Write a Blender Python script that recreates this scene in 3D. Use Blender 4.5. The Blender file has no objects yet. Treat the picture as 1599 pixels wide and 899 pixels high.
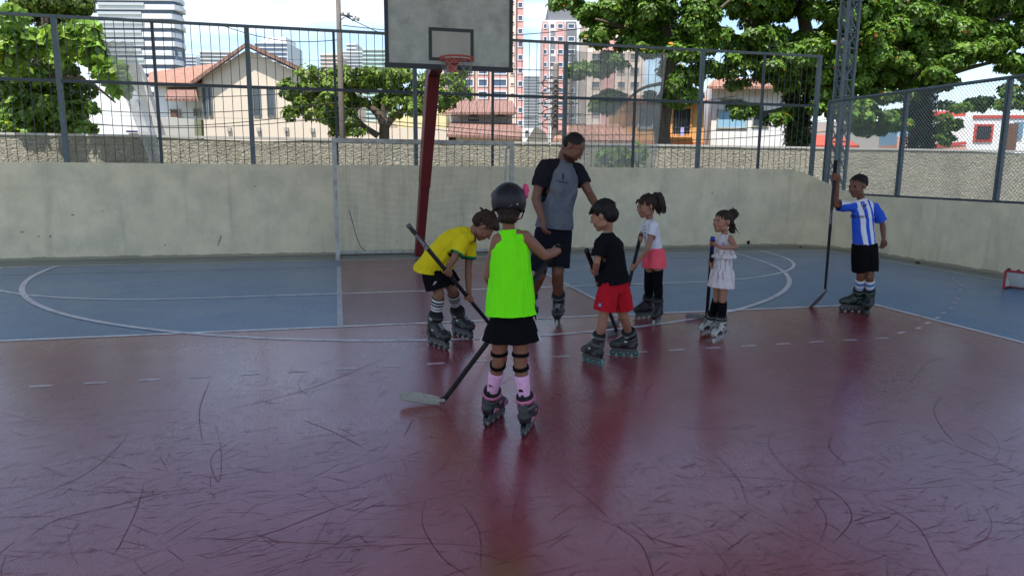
import bpy, bmesh, math, random
import numpy as np
from mathutils import Vector, Matrix, noise
from mathutils.bvhtree import BVHTree
R = math.radians
V = Vector
scene = bpy.context.scene
COL = scene.collection

# ------------------------------------------------------------------ camera
F_PX, PITCH, ROLL, YAW, CAM_H = 1093.0, 0.1684, 0.0085, 0.2389, 1.587
fwd0 = V((math.sin(YAW), math.cos(YAW), 0)); right0 = V((math.cos(YAW), -math.sin(YAW), 0)); up0 = V((0, 0, 1))
cf = fwd0 * math.cos(PITCH) - up0 * math.sin(PITCH)
cu = up0 * math.cos(PITCH) + fwd0 * math.sin(PITCH)
cr2 = right0 * math.cos(ROLL) + cu * math.sin(ROLL)
cu2 = cu * math.cos(ROLL) - right0 * math.sin(ROLL)
cam_d = bpy.data.cameras.new('camera'); cam = bpy.data.objects.new('camera', cam_d); COL.objects.link(cam)
cam_d.sensor_width = 36; cam_d.lens = F_PX / 1599 * 36; cam_d.clip_start = 0.05; cam_d.clip_end = 3000
m3 = Matrix((cr2, cu2, -cf)).transposed()
cam.matrix_world = Matrix.Translation((0, 0, CAM_H)) @ m3.to_4x4()
scene.camera = cam
CAMP = V((0, 0, CAM_H))

# ------------------------------------------------------------------ sky, sun, exposure
SUN_EL, SUN_AZ = R(65), R(212)          # azimuth clockwise from +Y (the court's long axis)
w = bpy.data.worlds.new('World'); scene.world = w; w.use_nodes = True
nt = w.node_tree; nt.nodes.clear()
out = nt.nodes.new('ShaderNodeOutputWorld'); bg = nt.nodes.new('ShaderNodeBackground')
sky = nt.nodes.new('ShaderNodeTexSky'); sky.sky_type = 'NISHITA'; sky.sun_disc = False
sky.sun_elevation = SUN_EL; sky.sun_rotation = SUN_AZ; sky.air_density = 1.0; sky.dust_density = .5; sky.ozone_density = 1.2
tc = nt.nodes.new('ShaderNodeTexCoord'); mp = nt.nodes.new('ShaderNodeMapping'); mp.inputs['Scale'].default_value = (1.3, 1.3, 5.0)
nz = nt.nodes.new('ShaderNodeTexNoise'); nz.inputs['Scale'].default_value = 1.7; nz.inputs['Detail'].default_value = 8; nz.inputs['Roughness'].default_value = .62; nz.inputs['Distortion'].default_value = .5
rmp = nt.nodes.new('ShaderNodeValToRGB'); rmp.color_ramp.elements[0].position = .49; rmp.color_ramp.elements[1].position = .74
mx = nt.nodes.new('ShaderNodeMix'); mx.data_type = 'RGBA'
nt.links.new(tc.outputs['Generated'], mp.inputs['Vector']); nt.links.new(mp.outputs[0], nz.inputs['Vector']); nt.links.new(nz.outputs['Fac'], rmp.inputs[0])
mfac = nt.nodes.new('ShaderNodeMath'); mfac.operation = 'MULTIPLY'; mfac.inputs[1].default_value = .8
nt.links.new(rmp.outputs[0], mfac.inputs[0]); nt.links.new(mfac.outputs[0], mx.inputs['Factor'])
nt.links.new(sky.outputs[0], mx.inputs[6]); mx.inputs[7].default_value = (7.2, 7.5, 8.0, 1)
nt.links.new(mx.outputs[2], bg.inputs[0]); bg.inputs[1].default_value = 0.10; nt.links.new(bg.outputs[0], out.inputs[0])
sl = bpy.data.lights.new('sun', 'SUN'); so = bpy.data.objects.new('sun', sl); COL.objects.link(so)
sl.energy = 3.3; sl.angle = R(.5); sl.color = (1, .95, .87)
sdir = V((math.sin(SUN_AZ) * math.cos(SUN_EL), math.cos(SUN_AZ) * math.cos(SUN_EL), math.sin(SUN_EL)))
so.rotation_euler = sdir.to_track_quat('Z', 'Y').to_euler(); so.location = (0, 0, 60)
vs = scene.view_settings; vs.view_transform = 'Standard'; vs.look = 'None'; vs.gamma = 1; vs.use_curve_mapping = False
vs.exposure = 1.3

# ------------------------------------------------------------------ helpers: coordinates
def ray(u, v): return cf + cr2 * ((u - 799.5) / F_PX) - cu2 * ((v - 449.5) / F_PX)
def at(u, v, hd):                      # point seen at (u, v), hd metres ahead measured level
    d = ray(u, v); return CAMP + d * (hd / d.dot(fwd0))
def gnd(u, v, z=0.0):
    d = ray(u, v); return CAMP + d * ((z - CAM_H) / d.z)
def atY(u, v, y): d = ray(u, v); return CAMP + d * (y / d.y)
def atX(u, v, x): d = ray(u, v); return CAMP + d * (x / d.x)
def W(lat, hd, z): return right0 * lat + fwd0 * hd + V((0, 0, z))
def lz(u, v, hd): p = at(u, v, hd); return p.dot(right0), p.z
def dirv(a, b, c): return (right0 * a + fwd0 * b + up0 * c).normalized()
random.seed(7); np.random.seed(7)

# ------------------------------------------------------------------ helpers: materials
def mat(name, base, rough=.7, var=.12, scale=6, bump=0.0, bscale=None, metallic=0, coat=0, dirt=None, dirt_amt=.5, dscale=2.0, spec=.5, stretch=None, emit=None, alpha=None, trans=0):
    m = bpy.data.materials.new(name); m.use_nodes = True; n = m.node_tree; b = n.nodes['Principled BSDF']
    b.inputs['Roughness'].default_value = rough; b.inputs['Metallic'].default_value = metallic
    b.inputs['Specular IOR Level'].default_value = spec; b.inputs['Coat Weight'].default_value = coat
    tcn = n.nodes.new('ShaderNodeTexCoord'); co = tcn.outputs['Object']
    if stretch:
        mpn = n.nodes.new('ShaderNodeMapping'); mpn.inputs['Scale'].default_value = stretch; n.links.new(co, mpn.inputs[0]); co = mpn.outputs[0]
    nn = n.nodes.new('ShaderNodeTexNoise'); nn.inputs['Scale'].default_value = scale; nn.inputs['Detail'].default_value = 6; nn.inputs['Roughness'].default_value = .65
    n.links.new(co, nn.inputs['Vector'])
    r = n.nodes.new('ShaderNodeMapRange'); r.inputs[1].default_value = .25; r.inputs[2].default_value = .75; r.inputs[3].default_value = 1 - var; r.inputs[4].default_value = 1 + var
    n.links.new(nn.outputs['Fac'], r.inputs[0])
    mul = n.nodes.new('ShaderNodeMix'); mul.data_type = 'RGBA'; mul.blend_type = 'MULTIPLY'; mul.inputs['Factor'].default_value = 1
    mul.inputs[6].default_value = (*base, 1); n.links.new(r.outputs[0], mul.inputs[7])
    colout = mul.outputs[2]
    if dirt:
        n2 = n.nodes.new('ShaderNodeTexNoise'); n2.inputs['Scale'].default_value = dscale; n2.inputs['Detail'].default_value = 9; n2.inputs['Roughness'].default_value = .7
        n.links.new(co, n2.inputs['Vector'])
        r2 = n.nodes.new('ShaderNodeMapRange'); r2.inputs[1].default_value = .48; r2.inputs[2].default_value = .72; r2.inputs[4].default_value = dirt_amt; n.links.new(n2.outputs['Fac'], r2.inputs[0])
        mm = n.nodes.new('ShaderNodeMix'); mm.data_type = 'RGBA'; mm.inputs[7].default_value = (*dirt, 1); n.links.new(r2.outputs[0], mm.inputs['Factor']); n.links.new(colout, mm.inputs[6]); colout = mm.outputs[2]
    n.links.new(colout, b.inputs['Base Color'])
    if bump:
        nb = n.nodes.new('ShaderNodeTexNoise'); nb.inputs['Scale'].default_value = bscale or scale * 6; nb.inputs['Detail'].default_value = 5; n.links.new(co, nb.inputs['Vector'])
        bp = n.nodes.new('ShaderNodeBump'); bp.inputs['Strength'].default_value = 1; bp.inputs['Distance'].default_value = bump; n.links.new(nb.outputs['Fac'], bp.inputs['Height']); n.links.new(bp.outputs[0], b.inputs['Normal'])
    if alpha is not None: b.inputs['Alpha'].default_value = alpha
    if trans: b.inputs['Transmission Weight'].default_value = trans
    m['col'] = colout.node.name
    return m
class NG:                                # small helper to write maths on an attribute
    def __init__(s, m): s.t = m.node_tree; s.b = s.t.nodes['Principled BSDF']
    def attr(s, name):
        a = s.t.nodes.new('ShaderNodeAttribute'); a.attribute_name = name; sp = s.t.nodes.new('ShaderNodeSeparateColor'); s.t.links.new(a.outputs['Color'], sp.inputs[0])
        return sp.outputs[0], sp.outputs[1], sp.outputs[2], a.outputs['Alpha']
    def m(s, op, a, b=0.0, c=None):
        x = s.t.nodes.new('ShaderNodeMath'); x.operation = op
        for i, q in enumerate((a, b) if c is None else (a, b, c)):
            if isinstance(q, (int, float)): x.inputs[i].default_value = q
            else: s.t.links.new(q, x.inputs[i])
        return x.outputs[0]
    def over(s, fac, col):               # lay a colour over the present base colour
        link = s.b.inputs['Base Color'].links[0]; src = link.from_socket
        x = s.t.nodes.new('ShaderNodeMix'); x.data_type = 'RGBA'; s.t.links.new(src, x.inputs[6]); x.inputs[7].default_value = (*col, 1)
        if isinstance(fac, (int, float)): x.inputs['Factor'].default_value = fac
        else: s.t.links.new(fac, x.inputs['Factor'])
        s.t.links.new(x.outputs[2], s.b.inputs['Base Color'])

# ------------------------------------------------------------------ helpers: meshes and objects
def tag(o, label=None, cat=None, group=None, kind=None):
    if label: o['label'] = label
    if cat: o['category'] = cat
    if group: o['group'] = group
    if kind: o['kind'] = kind
    return o
class MB:
    def __init__(s): s.v = []; s.f = []; s.mi = []
    def add(s, vs, fs, mi=0):
        o = len(s.v); s.v.extend([tuple(x) for x in vs]); s.f.extend([tuple(i + o for i in f) for f in fs]); s.mi.extend([mi] * len(fs)); return s
    def box(s, c, size, ax=None, mi=0):
        c = V(c); X, Y, Z = ax if ax else (V((1, 0, 0)), V((0, 1, 0)), V((0, 0, 1)))
        a, b, d = (q / 2 for q in size)
        vs = [c + X * (i * a) + Y * (j * b) + Z * (k * d) for i in (-1, 1) for j in (-1, 1) for k in (-1, 1)]
        return s.add(vs, [(0, 1, 3, 2), (4, 6, 7, 5), (0, 4, 5, 1), (2, 3, 7, 6), (0, 2, 6, 4), (1, 5, 7, 3)], mi)
    def bar(s, p, q, w, h=None, mi=0, upv=None, n=4):
        p, q = V(p), V(q); h = h or w; t = (q - p)
        if t.length < 1e-6: return s
        t.normalize(); u = V(upv) if upv else (V((0, 0, 1)) if abs(t.z) < .95 else V((0, 1, 0)))
        x = t.cross(u).normalized(); y = x.cross(t)
        if n == 4: offs = [(-1, -1), (1, -1), (1, 1), (-1, 1)]
        else: offs = [(math.cos(2 * math.pi * i / n), math.sin(2 * math.pi * i / n)) for i in range(n)]
        vs = [r + x * (a * w / 2) + y * (b * h / 2) for r in (p, q) for a, b in offs]
        fs = [(i, (i + 1) % n, n + (i + 1) % n, n + i) for i in range(n)] + [tuple(range(n))[::-1], tuple(range(n, 2 * n))]
        return s.add(vs, fs, mi)
    def path(s, pts, r, n=6, closed=False, mi=0, rr=None, flat=1.0, upv=None):
        pts = [V(p) for p in pts]; N = len(pts); vs = []
        prev = V(upv) if upv else V((0, 0, 1))
        for i, p in enumerate(pts):
            a = pts[(i - 1) % N] if (closed or i > 0) else p; b = pts[(i + 1) % N] if (closed or i < N - 1) else p
            t = (b - a).normalized(); x = t.cross(prev)
            if x.length < 1e-3: x = t.cross(V((0, 1, 0)))
            x.normalize(); y = x.cross(t)
            if not upv: prev = y
            q = rr[i] if rr else r
            for k in range(n):
                an = 2 * math.pi * (k + .5) / n; vs.append(p + x * (math.cos(an) * q) + y * (math.sin(an) * q * flat))
        fs = []
        for i in range(N if closed else N - 1):
            j = (i + 1) % N
            for k in range(n): fs.append((i * n + k, i * n + (k + 1) % n, j * n + (k + 1) % n, j * n + k))
        if not closed: fs += [tuple(range(n))[::-1], tuple(range((N - 1) * n, N * n))]
        return s.add(vs, fs, mi)
    def rings(s, rr, n=20, mi=0, cap=True, sq=2.0):   # rr: (centre, X, Y, rx, ry)
        vs = []
        for c, X, Y, rx, ry in rr:
            for k in range(n):
                a = 2 * math.pi * k / n; ca, sa = math.cos(a), math.sin(a)
                if sq != 2.0: ca, sa = math.copysign(abs(ca) ** (2 / sq), ca), math.copysign(abs(sa) ** (2 / sq), sa)
                vs.append(V(c) + X * (rx * ca) + Y * (ry * sa))
        fs = [(i * n + k, i * n + (k + 1) % n, (i + 1) * n + (k + 1) % n, (i + 1) * n + k) for i in range(len(rr) - 1) for k in range(n)]
        if cap: fs += [tuple(range(n))[::-1], tuple(range((len(rr) - 1) * n, len(rr) * n))]
        return s.add(vs, fs, mi)
    def ell(s, c, ax, r, n=18, m=11, mi=0):
        X, Y, Z = ax; c = V(c); vs = [c - Z * r[2]]
        for j in range(1, m):
            ph = -math.pi / 2 + math.pi * j / m
            for k in range(n):
                a = 2 * math.pi * k / n; vs.append(c + X * (r[0] * math.cos(ph) * math.cos(a)) + Y * (r[1] * math.cos(ph) * math.sin(a)) + Z * (r[2] * math.sin(ph)))
        vs.append(c + Z * r[2]); L = len(vs) - 1
        fs = [(0, 1 + (k + 1) % n, 1 + k) for k in range(n)]
        for j in range(m - 2):
            for k in range(n): fs.append((1 + j * n + k, 1 + j * n + (k + 1) % n, 1 + (j + 1) * n + (k + 1) % n, 1 + (j + 1) * n + k))
        fs += [(L, 1 + (m - 2) * n + k, 1 + (m - 2) * n + (k + 1) % n) for k in range(n)]
        return s.add(vs, fs, mi)
    def cap(s, p, q, r0, r1, n=16, mi=0):            # tapered capsule
        p, q = V(p), V(q); t = q - p; L = t.length
        if L < 1e-6: return s.ell(p, (V((1, 0, 0)), V((0, 1, 0)), V((0, 0, 1))), (r0,) * 3)
        t.normalize(); x = t.cross(V((0.123, .2, .97)) if abs(t.z) < .9 else V((1, .1, 0))).normalized(); y = t.cross(x)
        rr = []
        for j in range(1, 6): a = math.pi / 2 * (1 - j / 5); rr.append((p - t * (r0 * math.sin(a)), x, y, r0 * math.cos(a) if j < 5 else r0, r0 * math.cos(a) if j < 5 else r0))
        for j in range(0, 5): a = math.pi / 2 * j / 5; rr.append((q + t * (r1 * math.sin(a)), x, y, r1 * math.cos(a), r1 * math.cos(a)))
        return s.rings(rr, n, mi)
    def chain(s, pts, rs, n=16):
        for i in range(len(pts) - 1): s.cap(pts[i], pts[i + 1], rs[i], rs[i + 1], n)
        return s
    def prism(s, pts, ext, mi=0):                    # polygon pts extruded by vector ext
        n = len(pts); ext = V(ext); vs = [V(p) for p in pts] + [V(p) + ext for p in pts]
        return s.add(vs, [tuple(range(n)), tuple(range(n, 2 * n))[::-1]] + [(i, i + n, (i + 1) % n + n, (i + 1) % n) for i in range(n)], mi)
    def mesh(s, name):
        me = bpy.data.meshes.new(name); me.from_pydata(s.v, [], s.f); me.polygons.foreach_set('material_index', s.mi); me.update(); return me
    def build(s, name, mats, parent=None, smooth=False, fix=True):
        me = s.mesh(name)
        if fix:
            bm = bmesh.new(); bm.from_mesh(me); bmesh.ops.recalc_face_normals(bm, faces=bm.faces); bm.to_mesh(me); bm.free()
        return link(me, name, mats, parent, smooth)
def link(me, name, mats, parent=None, smooth=False):
    for m_ in (mats if isinstance(mats, (list, tuple)) else [mats]): me.materials.append(m_)
    if smooth:
        me.polygons.foreach_set('use_smooth', [True] * len(me.polygons))
    o = bpy.data.objects.new(name, me); COL.objects.link(o)
    if parent is not None:
        o.parent = parent; r = parent
        off = V((0, 0, 0))
        while r is not None: off += r.location; r = r.parent
        if off.length > 0: me.transform(Matrix.Translation(-off))
    return o
def empty(name, loc, label=None, cat=None, group=None):
    o = bpy.data.objects.new(name, None); o.location = loc; o.empty_display_size = .3; COL.objects.link(o); return tag(o, label, cat, group)
def settle(o, loc):                      # move a top-level mesh's origin to its base
    loc = V(loc); o.data.transform(Matrix.Translation(-loc)); o.location = loc; return o
def copy_tree(o, parent=None):
    c = o.copy(); COL.objects.link(c); c.parent = parent
    for ch in o.children: copy_tree(ch, c)
    return c

def remesh(mb, voxel, smooth_it=3, lam=.5):
    me = mb.mesh('tmp'); bm = bmesh.new(); bm.from_mesh(me); bmesh.ops.recalc_face_normals(bm, faces=bm.faces); bm.to_mesh(me); bm.free()
    o = bpy.data.objects.new('tmp', me); COL.objects.link(o)
    md = o.modifiers.new('r', 'REMESH'); md.mode = 'VOXEL'; md.voxel_size = voxel; md.adaptivity = 0
    dg = bpy.context.evaluated_depsgraph_get(); dg.update(); ev = o.evaluated_get(dg)
    res = bpy.data.meshes.new_from_object(ev); bpy.data.objects.remove(o); bpy.data.meshes.remove(me)
    res.materials.clear()
    lap(res, smooth_it, lam)
    return res
def co_get(me): a = np.empty(len(me.vertices) * 3, np.float32); me.vertices.foreach_get('co', a); return a.reshape(-1, 3).astype(np.float64)
def co_set(me, a): me.vertices.foreach_set('co', a.astype(np.float32).ravel()); me.update()
def lap(me, it, lam=.5):
    if it <= 0: return
    co = co_get(me); e = np.empty(len(me.edges) * 2, np.int32); me.edges.foreach_get('vertices', e); e = e.reshape(-1, 2); n = len(co)
    deg = np.bincount(e.ravel(), minlength=n).astype(float)[:, None]; deg[deg == 0] = 1
    for k in range(it):
        s = np.zeros_like(co)
        for d in range(3):
            s[:, d] = np.bincount(e[:, 0], weights=co[e[:, 1], d], minlength=n) + np.bincount(e[:, 1], weights=co[e[:, 0], d], minlength=n)
        co += lam * (s / deg - co)
    co_set(me, co)
def normals(me): a = np.empty(len(me.vertices) * 3, np.float32); me.vertices.foreach_get('normal', a); return a.reshape(-1, 3).astype(np.float64)
def trim(me, cuts):                      # cuts: (centre, normal, radius): drop what lies beyond, snap the rim
    bm = bmesh.new(); bm.from_mesh(me)
    for c, nrm, rad in cuts:
        c = V(c); nrm = V(nrm).normalized()
        kill = [f for f in bm.faces if (f.calc_center_median() - c).dot(nrm) > 0 and (f.calc_center_median() - c).length < rad]
        bmesh.ops.delete(bm, geom=kill, context='FACES')
        for v_ in bm.verts:
            if v_.is_boundary and (v_.co - c).length < rad:
                d = (v_.co - c).dot(nrm)
                if abs(d) < .02: v_.co -= nrm * d
    loose = [v_ for v_ in bm.verts if not v_.link_faces]; bmesh.ops.delete(bm, geom=loose, context='VERTS')
    bm.to_mesh(me); bm.free(); me.update(); return me
def set_attr(me, name, arr):
    at_ = me.attributes.new(name, 'FLOAT_COLOR', 'POINT'); at_.data.foreach_set('color', arr.astype(np.float32).ravel())
# ------------------------------------------------------------------ materials of the place
M = {}
M['concrete'] = mat('concrete', (.68, .60, .43), .85, .15, 3, .002, 60, dirt=(.36, .36, .29), dirt_amt=.45, dscale=1.2)
M['grey_floor'] = mat('grey_floor', (.17, .19, .18), .42, .2, 4, .001, 40, dirt=(.07, .08, .08), dirt_amt=.6)
M['steel'] = mat('painted_steel', (.075, .105, .125), .5, .2, 12, .001, 60, dirt=(.20, .18, .15), dirt_amt=.25, dscale=6)
M['steel_dark'] = mat('weathered_steel', (.035, .045, .06), .55, .2, 12)
M['rod'] = mat('thin_bars', (.06, .065, .07), .6, .2, 10)
M['galv'] = mat('galvanised_wire', (.30, .33, .33), .5, .15, 12, metallic=.5)
M['white_paint'] = mat('chipped_white_paint', (.42, .42, .39), .6, .2, 10, .001, 50, dirt=(.18, .13, .09), dirt_amt=.8, dscale=7)
M['red_post'] = mat('red_painted_post', (.13, .014, .014), .5, .15, 5, .001, 40, dirt=(.10, .02, .02), dirt_amt=.4)
M['board'] = mat('weathered_board', (.38, .39, .34), .7, .22, 5, .001, 40, dirt=(.16, .17, .14), dirt_amt=.6, dscale=3)
M['black_paint'] = mat('black_paint', (.012, .012, .016), .5, .2, 8)
M['hoop'] = mat('red_hoop_paint', (.42, .05, .035), .45, .2, 10)
M['net'] = mat('white_cord', (.78, .78, .72), .8, .15, 10)
M['dark'] = mat('dark_recess', (.01, .01, .01), .9)  # near-black of the stones, and painted shade in drain and vent holes
M['white'] = mat('white_plaster', (.74, .75, .76), .85, .05, 2, .002, 30, dirt=(.5, .5, .48), dirt_amt=.35, dscale=1.5)
M['beige'] = mat('beige_plaster', (.62, .53, .43), .85, .06, 2, .002, 30, dirt=(.35, .28, .22), dirt_amt=.2)
M['cream'] = mat('cream_plaster', (.72, .62, .34), .85, .06, 2, dirt=(.45, .4, .25), dirt_amt=.3)
M['orange'] = mat('orange_plaster', (.72, .36, .13), .85, .06, 2, dirt=(.45, .25, .12), dirt_amt=.3)
M['greywall'] = mat('grey_plaster', (.38, .37, .35), .9, .1, 2, .003, 30, dirt=(.2, .2, .19), dirt_amt=.4)
M['lightblue'] = mat('light_blue_plaster', (.25, .45, .62), .85, .06, 2)
M['pinkpeach'] = mat('peach_plaster', (.65, .36, .28), .85, .1, 2)
M['redtrim'] = mat('red_trim', (.48, .06, .045), .7, .1, 4)
M['wood'] = mat('brown_wood', (.12, .06, .04), .6, .15, 8)
M['glass'] = mat('dark_glass', (.05, .065, .08), .12, .2, 3)
M['shutter'] = mat('grey_shutter', (.13, .15, .16), .5, .15, 8)
M['pinktower'] = mat('pink_tiles', (.58, .32, .30), .8, .08, .4)  # pink paled so that distance haze is part of the colour
M['peachtower'] = mat('peach_tiles', (.70, .56, .47), .8, .06, .4)
M['greytower'] = mat('grey_tiles', (.16, .17, .19), .7, .08, .4)
M['whitetower'] = mat('white_tiles', (.66, .68, .70), .8, .04, .4)
M['bluewin'] = mat('blue_tinted_glass', (.06, .09, .15), .15, .15, .6)
M['bark'] = mat('bark', (.09, .07, .05), .95, .3, 9, .02, 30, stretch=(1, 1, .3))
M['pole'] = mat('concrete_pole', (.12, .10, .085), .9, .15, 5)
M['cable'] = mat('black_cable', (.015, .015, .015), .7)
def tilemat(name, base):
    m_ = mat(name, base, .85, .3, 5, .0, dirt=(.16, .09, .06), dirt_amt=.7, dscale=3)
    n = m_.node_tree; tcn = n.nodes.new('ShaderNodeTexCoord'); mpn = n.nodes.new('ShaderNodeMapping'); mpn.inputs['Rotation'].default_value = (0, 0, YAW)
    n.links.new(tcn.outputs['Object'], mpn.inputs[0])
    wv = n.nodes.new('ShaderNodeTexWave'); wv.bands_direction = 'X'; wv.inputs['Scale'].default_value = 1.3; wv.inputs['Distortion'].default_value = .6
    n.links.new(mpn.outputs[0], wv.inputs[0]); bp = n.nodes.new('ShaderNodeBump'); bp.inputs['Distance'].default_value = .08; n.links.new(wv.outputs['Fac'], bp.inputs['Height'])
    n.links.new(bp.outputs[0], n.nodes['Principled BSDF'].inputs['Normal']); return m_
M['tile'] = tilemat('clay_tiles', (.38, .20, .14)); M['tile_old'] = tilemat('old_clay_tiles', (.27, .15, .12)); M['tile_red'] = tilemat('red_tiles', (.52, .08, .05))
# roughcast boundary wall
m_ = mat('roughcast', (.34, .32, .26), .95, .12, 5, 0, dirt=(.12, .12, .09), dirt_amt=.6, dscale=.8)
n = m_.node_tree; tcn = n.nodes.new('ShaderNodeTexCoord'); vr = n.nodes.new('ShaderNodeTexVoronoi'); vr.inputs['Scale'].default_value = 5; n2 = n.nodes.new('ShaderNodeTexNoise'); n2.inputs['Scale'].default_value = 9; n2.inputs['Detail'].default_value = 6; n2.inputs['Distortion'].default_value = 1.2
mpn = n.nodes.new('ShaderNodeMapping'); mpn.inputs['Scale'].default_value = (1, 1, 1.7); n.links.new(tcn.outputs['Object'], mpn.inputs[0])
n.links.new(mpn.outputs[0], n2.inputs[0]); bp = n.nodes.new('ShaderNodeBump'); bp.inputs['Distance'].default_value = .2; bp.inputs['Strength'].default_value = 1
n.links.new(n2.outputs['Fac'], bp.inputs['Height']); n.links.new(bp.outputs[0], n.nodes['Principled BSDF'].inputs['Normal'])
M['roughcast'] = m_
# ground outside
M['ground'] = mat('dry_ground', (.16, .15, .09), .95, .3, .6, .03, 6, dirt=(.06, .10, .03), dirt_amt=.8, dscale=.3)

# court paint: worn, slightly glossy; red and key tones also hold painted reflection
def court(name, base, worn, rough=.30, mark=(.05, .012, .02), coatw=1.0):
    m_ = bpy.data.materials.new(name); m_.use_nodes = True; n = m_.node_tree; b = n.nodes['Principled BSDF']; L = n.links.new
    tcn = n.nodes.new('ShaderNodeTexCoord'); co = tcn.outputs['Object']
    def nz_(sc, det, ro=.6, st=None, dist=0, rot=0):
        x = n.nodes.new('ShaderNodeTexNoise'); x.inputs['Scale'].default_value = sc; x.inputs['Detail'].default_value = det; x.inputs['Roughness'].default_value = ro; x.inputs['Distortion'].default_value = dist
        if st:
            mpx = n.nodes.new('ShaderNodeMapping'); mpx.inputs['Scale'].default_value = st; mpx.inputs['Rotation'].default_value = (0, 0, rot); L(co, mpx.inputs[0]); L(mpx.outputs[0], x.inputs['Vector'])
        else: L(co, x.inputs['Vector'])
        return x.outputs['Fac']
    def rng(s_, a, b_, c, d):
        r = n.nodes.new('ShaderNodeMapRange'); r.interpolation_type = 'SMOOTHSTEP'; r.inputs[1].default_value = a; r.inputs[2].default_value = b_; r.inputs[3].default_value = c; r.inputs[4].default_value = d; L(s_, r.inputs[0]); return r.outputs[0]
    def mth(op, a, b_):
        x = n.nodes.new('ShaderNodeMath'); x.operation = op
        for i, q in enumerate((a, b_)):
            if isinstance(q, (int, float)): x.inputs[i].default_value = q
            else: L(q, x.inputs[i])
        return x.outputs[0]
    def mixc(f, a, b_):
        x = n.nodes.new('ShaderNodeMix'); x.data_type = 'RGBA'; L(f, x.inputs['Factor'])
        for i, q in ((6, a), (7, b_)):
            if isinstance(q, tuple): x.inputs[i].default_value = (*q, 1)
            else: L(q, x.inputs[i])
        return x.outputs[2]
    big = nz_(.55, 5, .6, dist=.6); mid = nz_(3.0, 8, .7); streak = nz_(5, 7, .7, (1, 9, 1), 1.0, .25); streak2 = nz_(4, 7, .7, (9, 1, 1), 1.2, .5); fine = nz_(70, 4, .7)
    col = mixc(rng(mid, .3, .75, 0, .7), base, worn)
    # black rubber specks gathered in worn patches
    sp = mth('MULTIPLY', rng(nz_(26, 6, .8, dist=1.5), .57, .66, 0, 1), rng(nz_(.9, 4, .6, dist=.8), .50, .64, 0, 1))
    # thin marks: narrow level bands of distorted noise
    def hair(sc, st, rot, wdt, dist=1.0):
        q = nz_(sc, 1.5, .4, st, dist, rot); return rng(mth('ABSOLUTE', mth('SUBTRACT', q, .5), 0), 0, wdt, 1, 0)
    msk = rng(nz_(1.3, 4, .6), .48, .60, 0, 1)
    h1 = mth('MULTIPLY', hair(1.1, (1, 2.4, 1), .5, .006, 1.6), msk)
    h2 = mth('MULTIPLY', hair(1.4, (2.2, 1, 1), -.3, .006, 2.0), rng(nz_(1.7, 4, .6, (1.2, 1, 1)), .5, .62, 0, 1))
    st_ = mth('MULTIPLY', rng(streak, .62, .68, 0, .4), rng(nz_(2.2, 5, .6), .42, .62, 0, 1))
    marks = mth('MAXIMUM', mth('MAXIMUM', sp, mth('MULTIPLY', h1, .6)), mth('MAXIMUM', mth('MULTIPLY', h2, .5), st_))
    col = mixc(mth('MULTIPLY', marks, .75), col, mark)
    L(col, b.inputs['Base Color'])
    ro = mth('ADD', mth('ADD', rough - .07, mth('MULTIPLY', rng(big, .35, .65, 0, 1), .10)), mth('ADD', mth('MULTIPLY', marks, .35), mth('MULTIPLY', rng(streak2, .4, .7, 0, 1), .07)))
    L(ro, b.inputs['Roughness']); b.inputs['Specular IOR Level'].default_value = .6; b.inputs['Coat Weight'].default_value = coatw; b.inputs['Coat Roughness'].default_value = .20; b.inputs['Coat IOR'].default_value = 1.55
    bp = n.nodes.new('ShaderNodeBump'); bp.inputs['Strength'].default_value = 1; bp.inputs['Distance'].default_value = .0034
    hgt = mth('ADD', mth('ADD', mth('MULTIPLY', streak, .6), mth('MULTIPLY', mid, .5)), mth('SUBTRACT', mth('MULTIPLY', fine, .22), mth('MULTIPLY', marks, .25)))
    L(hgt, bp.inputs['Height']); L(bp.outputs[0], b.inputs['Normal'])
    return m_
M['red_floor'] = court('worn_red_floor_paint', (.20, .008, .022), (.28, .05, .075), .30, coatw=.75)  # wear tone lightened to paint in part of the pale floor sheen
M['key_floor'] = court('worn_mauve_floor_paint', (.15, .025, .045), (.16, .05, .075), .36, coatw=.4)  # red greyed towards mauve, putting some floor reflection into the paint colour
M['blue_floor'] = court('worn_blue_floor_paint', (.045, .13, .25), (.08, .17, .28), .40, (.03, .05, .08), coatw=.35)
M['line'] = mat('worn_line_paint', (.74, .73, .72), .38, .2, 6, 0, dirt=(.25, .13, .16), dirt_amt=.75, dscale=5)
M['line_faint'] = mat('faint_line_paint', (.40, .40, .42), .4, .2, 6, 0, dirt=(.12, .15, .2), dirt_amt=.9, dscale=3)

# ------------------------------------------------------------------ ground and court
def sheet(name, poly, z, m_, kind='structure'):
    b = MB(); b.add([(x, y, z) for x, y in poly], [tuple(range(len(poly)))]); o = b.build(name, m_, fix=False)
    if o.data.polygons[0].normal.z < 0: o.data.flip_normals()
    return tag(o, kind=kind)
sheet('ground', [(-1200, -1200), (1200, -1200), (1200, 1200), (-1200, 1200)], -.05, M['ground'])
XL, XR, YB = -7.1, 10.09, 13.25
b = MB(); b.box((1.5, -2, -.02), (XR - XL + .4, 30.9, .04)); tag(b.build('court_slab', M['grey_floor']), kind='structure')
sheet('blue_court_floor', [(-6.6, -14), (9.55, -14), (9.55, 12.40), (-6.6, 12.40)], .002, M['blue_floor'])
sheet('red_court_floor', [(-3.26, -10), (6.24, -10), (6.24, 7.10), (-3.26, 7.10)], .004, M['red_floor'])
sheet('key_court_floor', [(-.05, 7.1), (3.02, 7.1), (3.02, 12.36), (-.05, 12.36)], .004, M['key_floor'])
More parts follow.
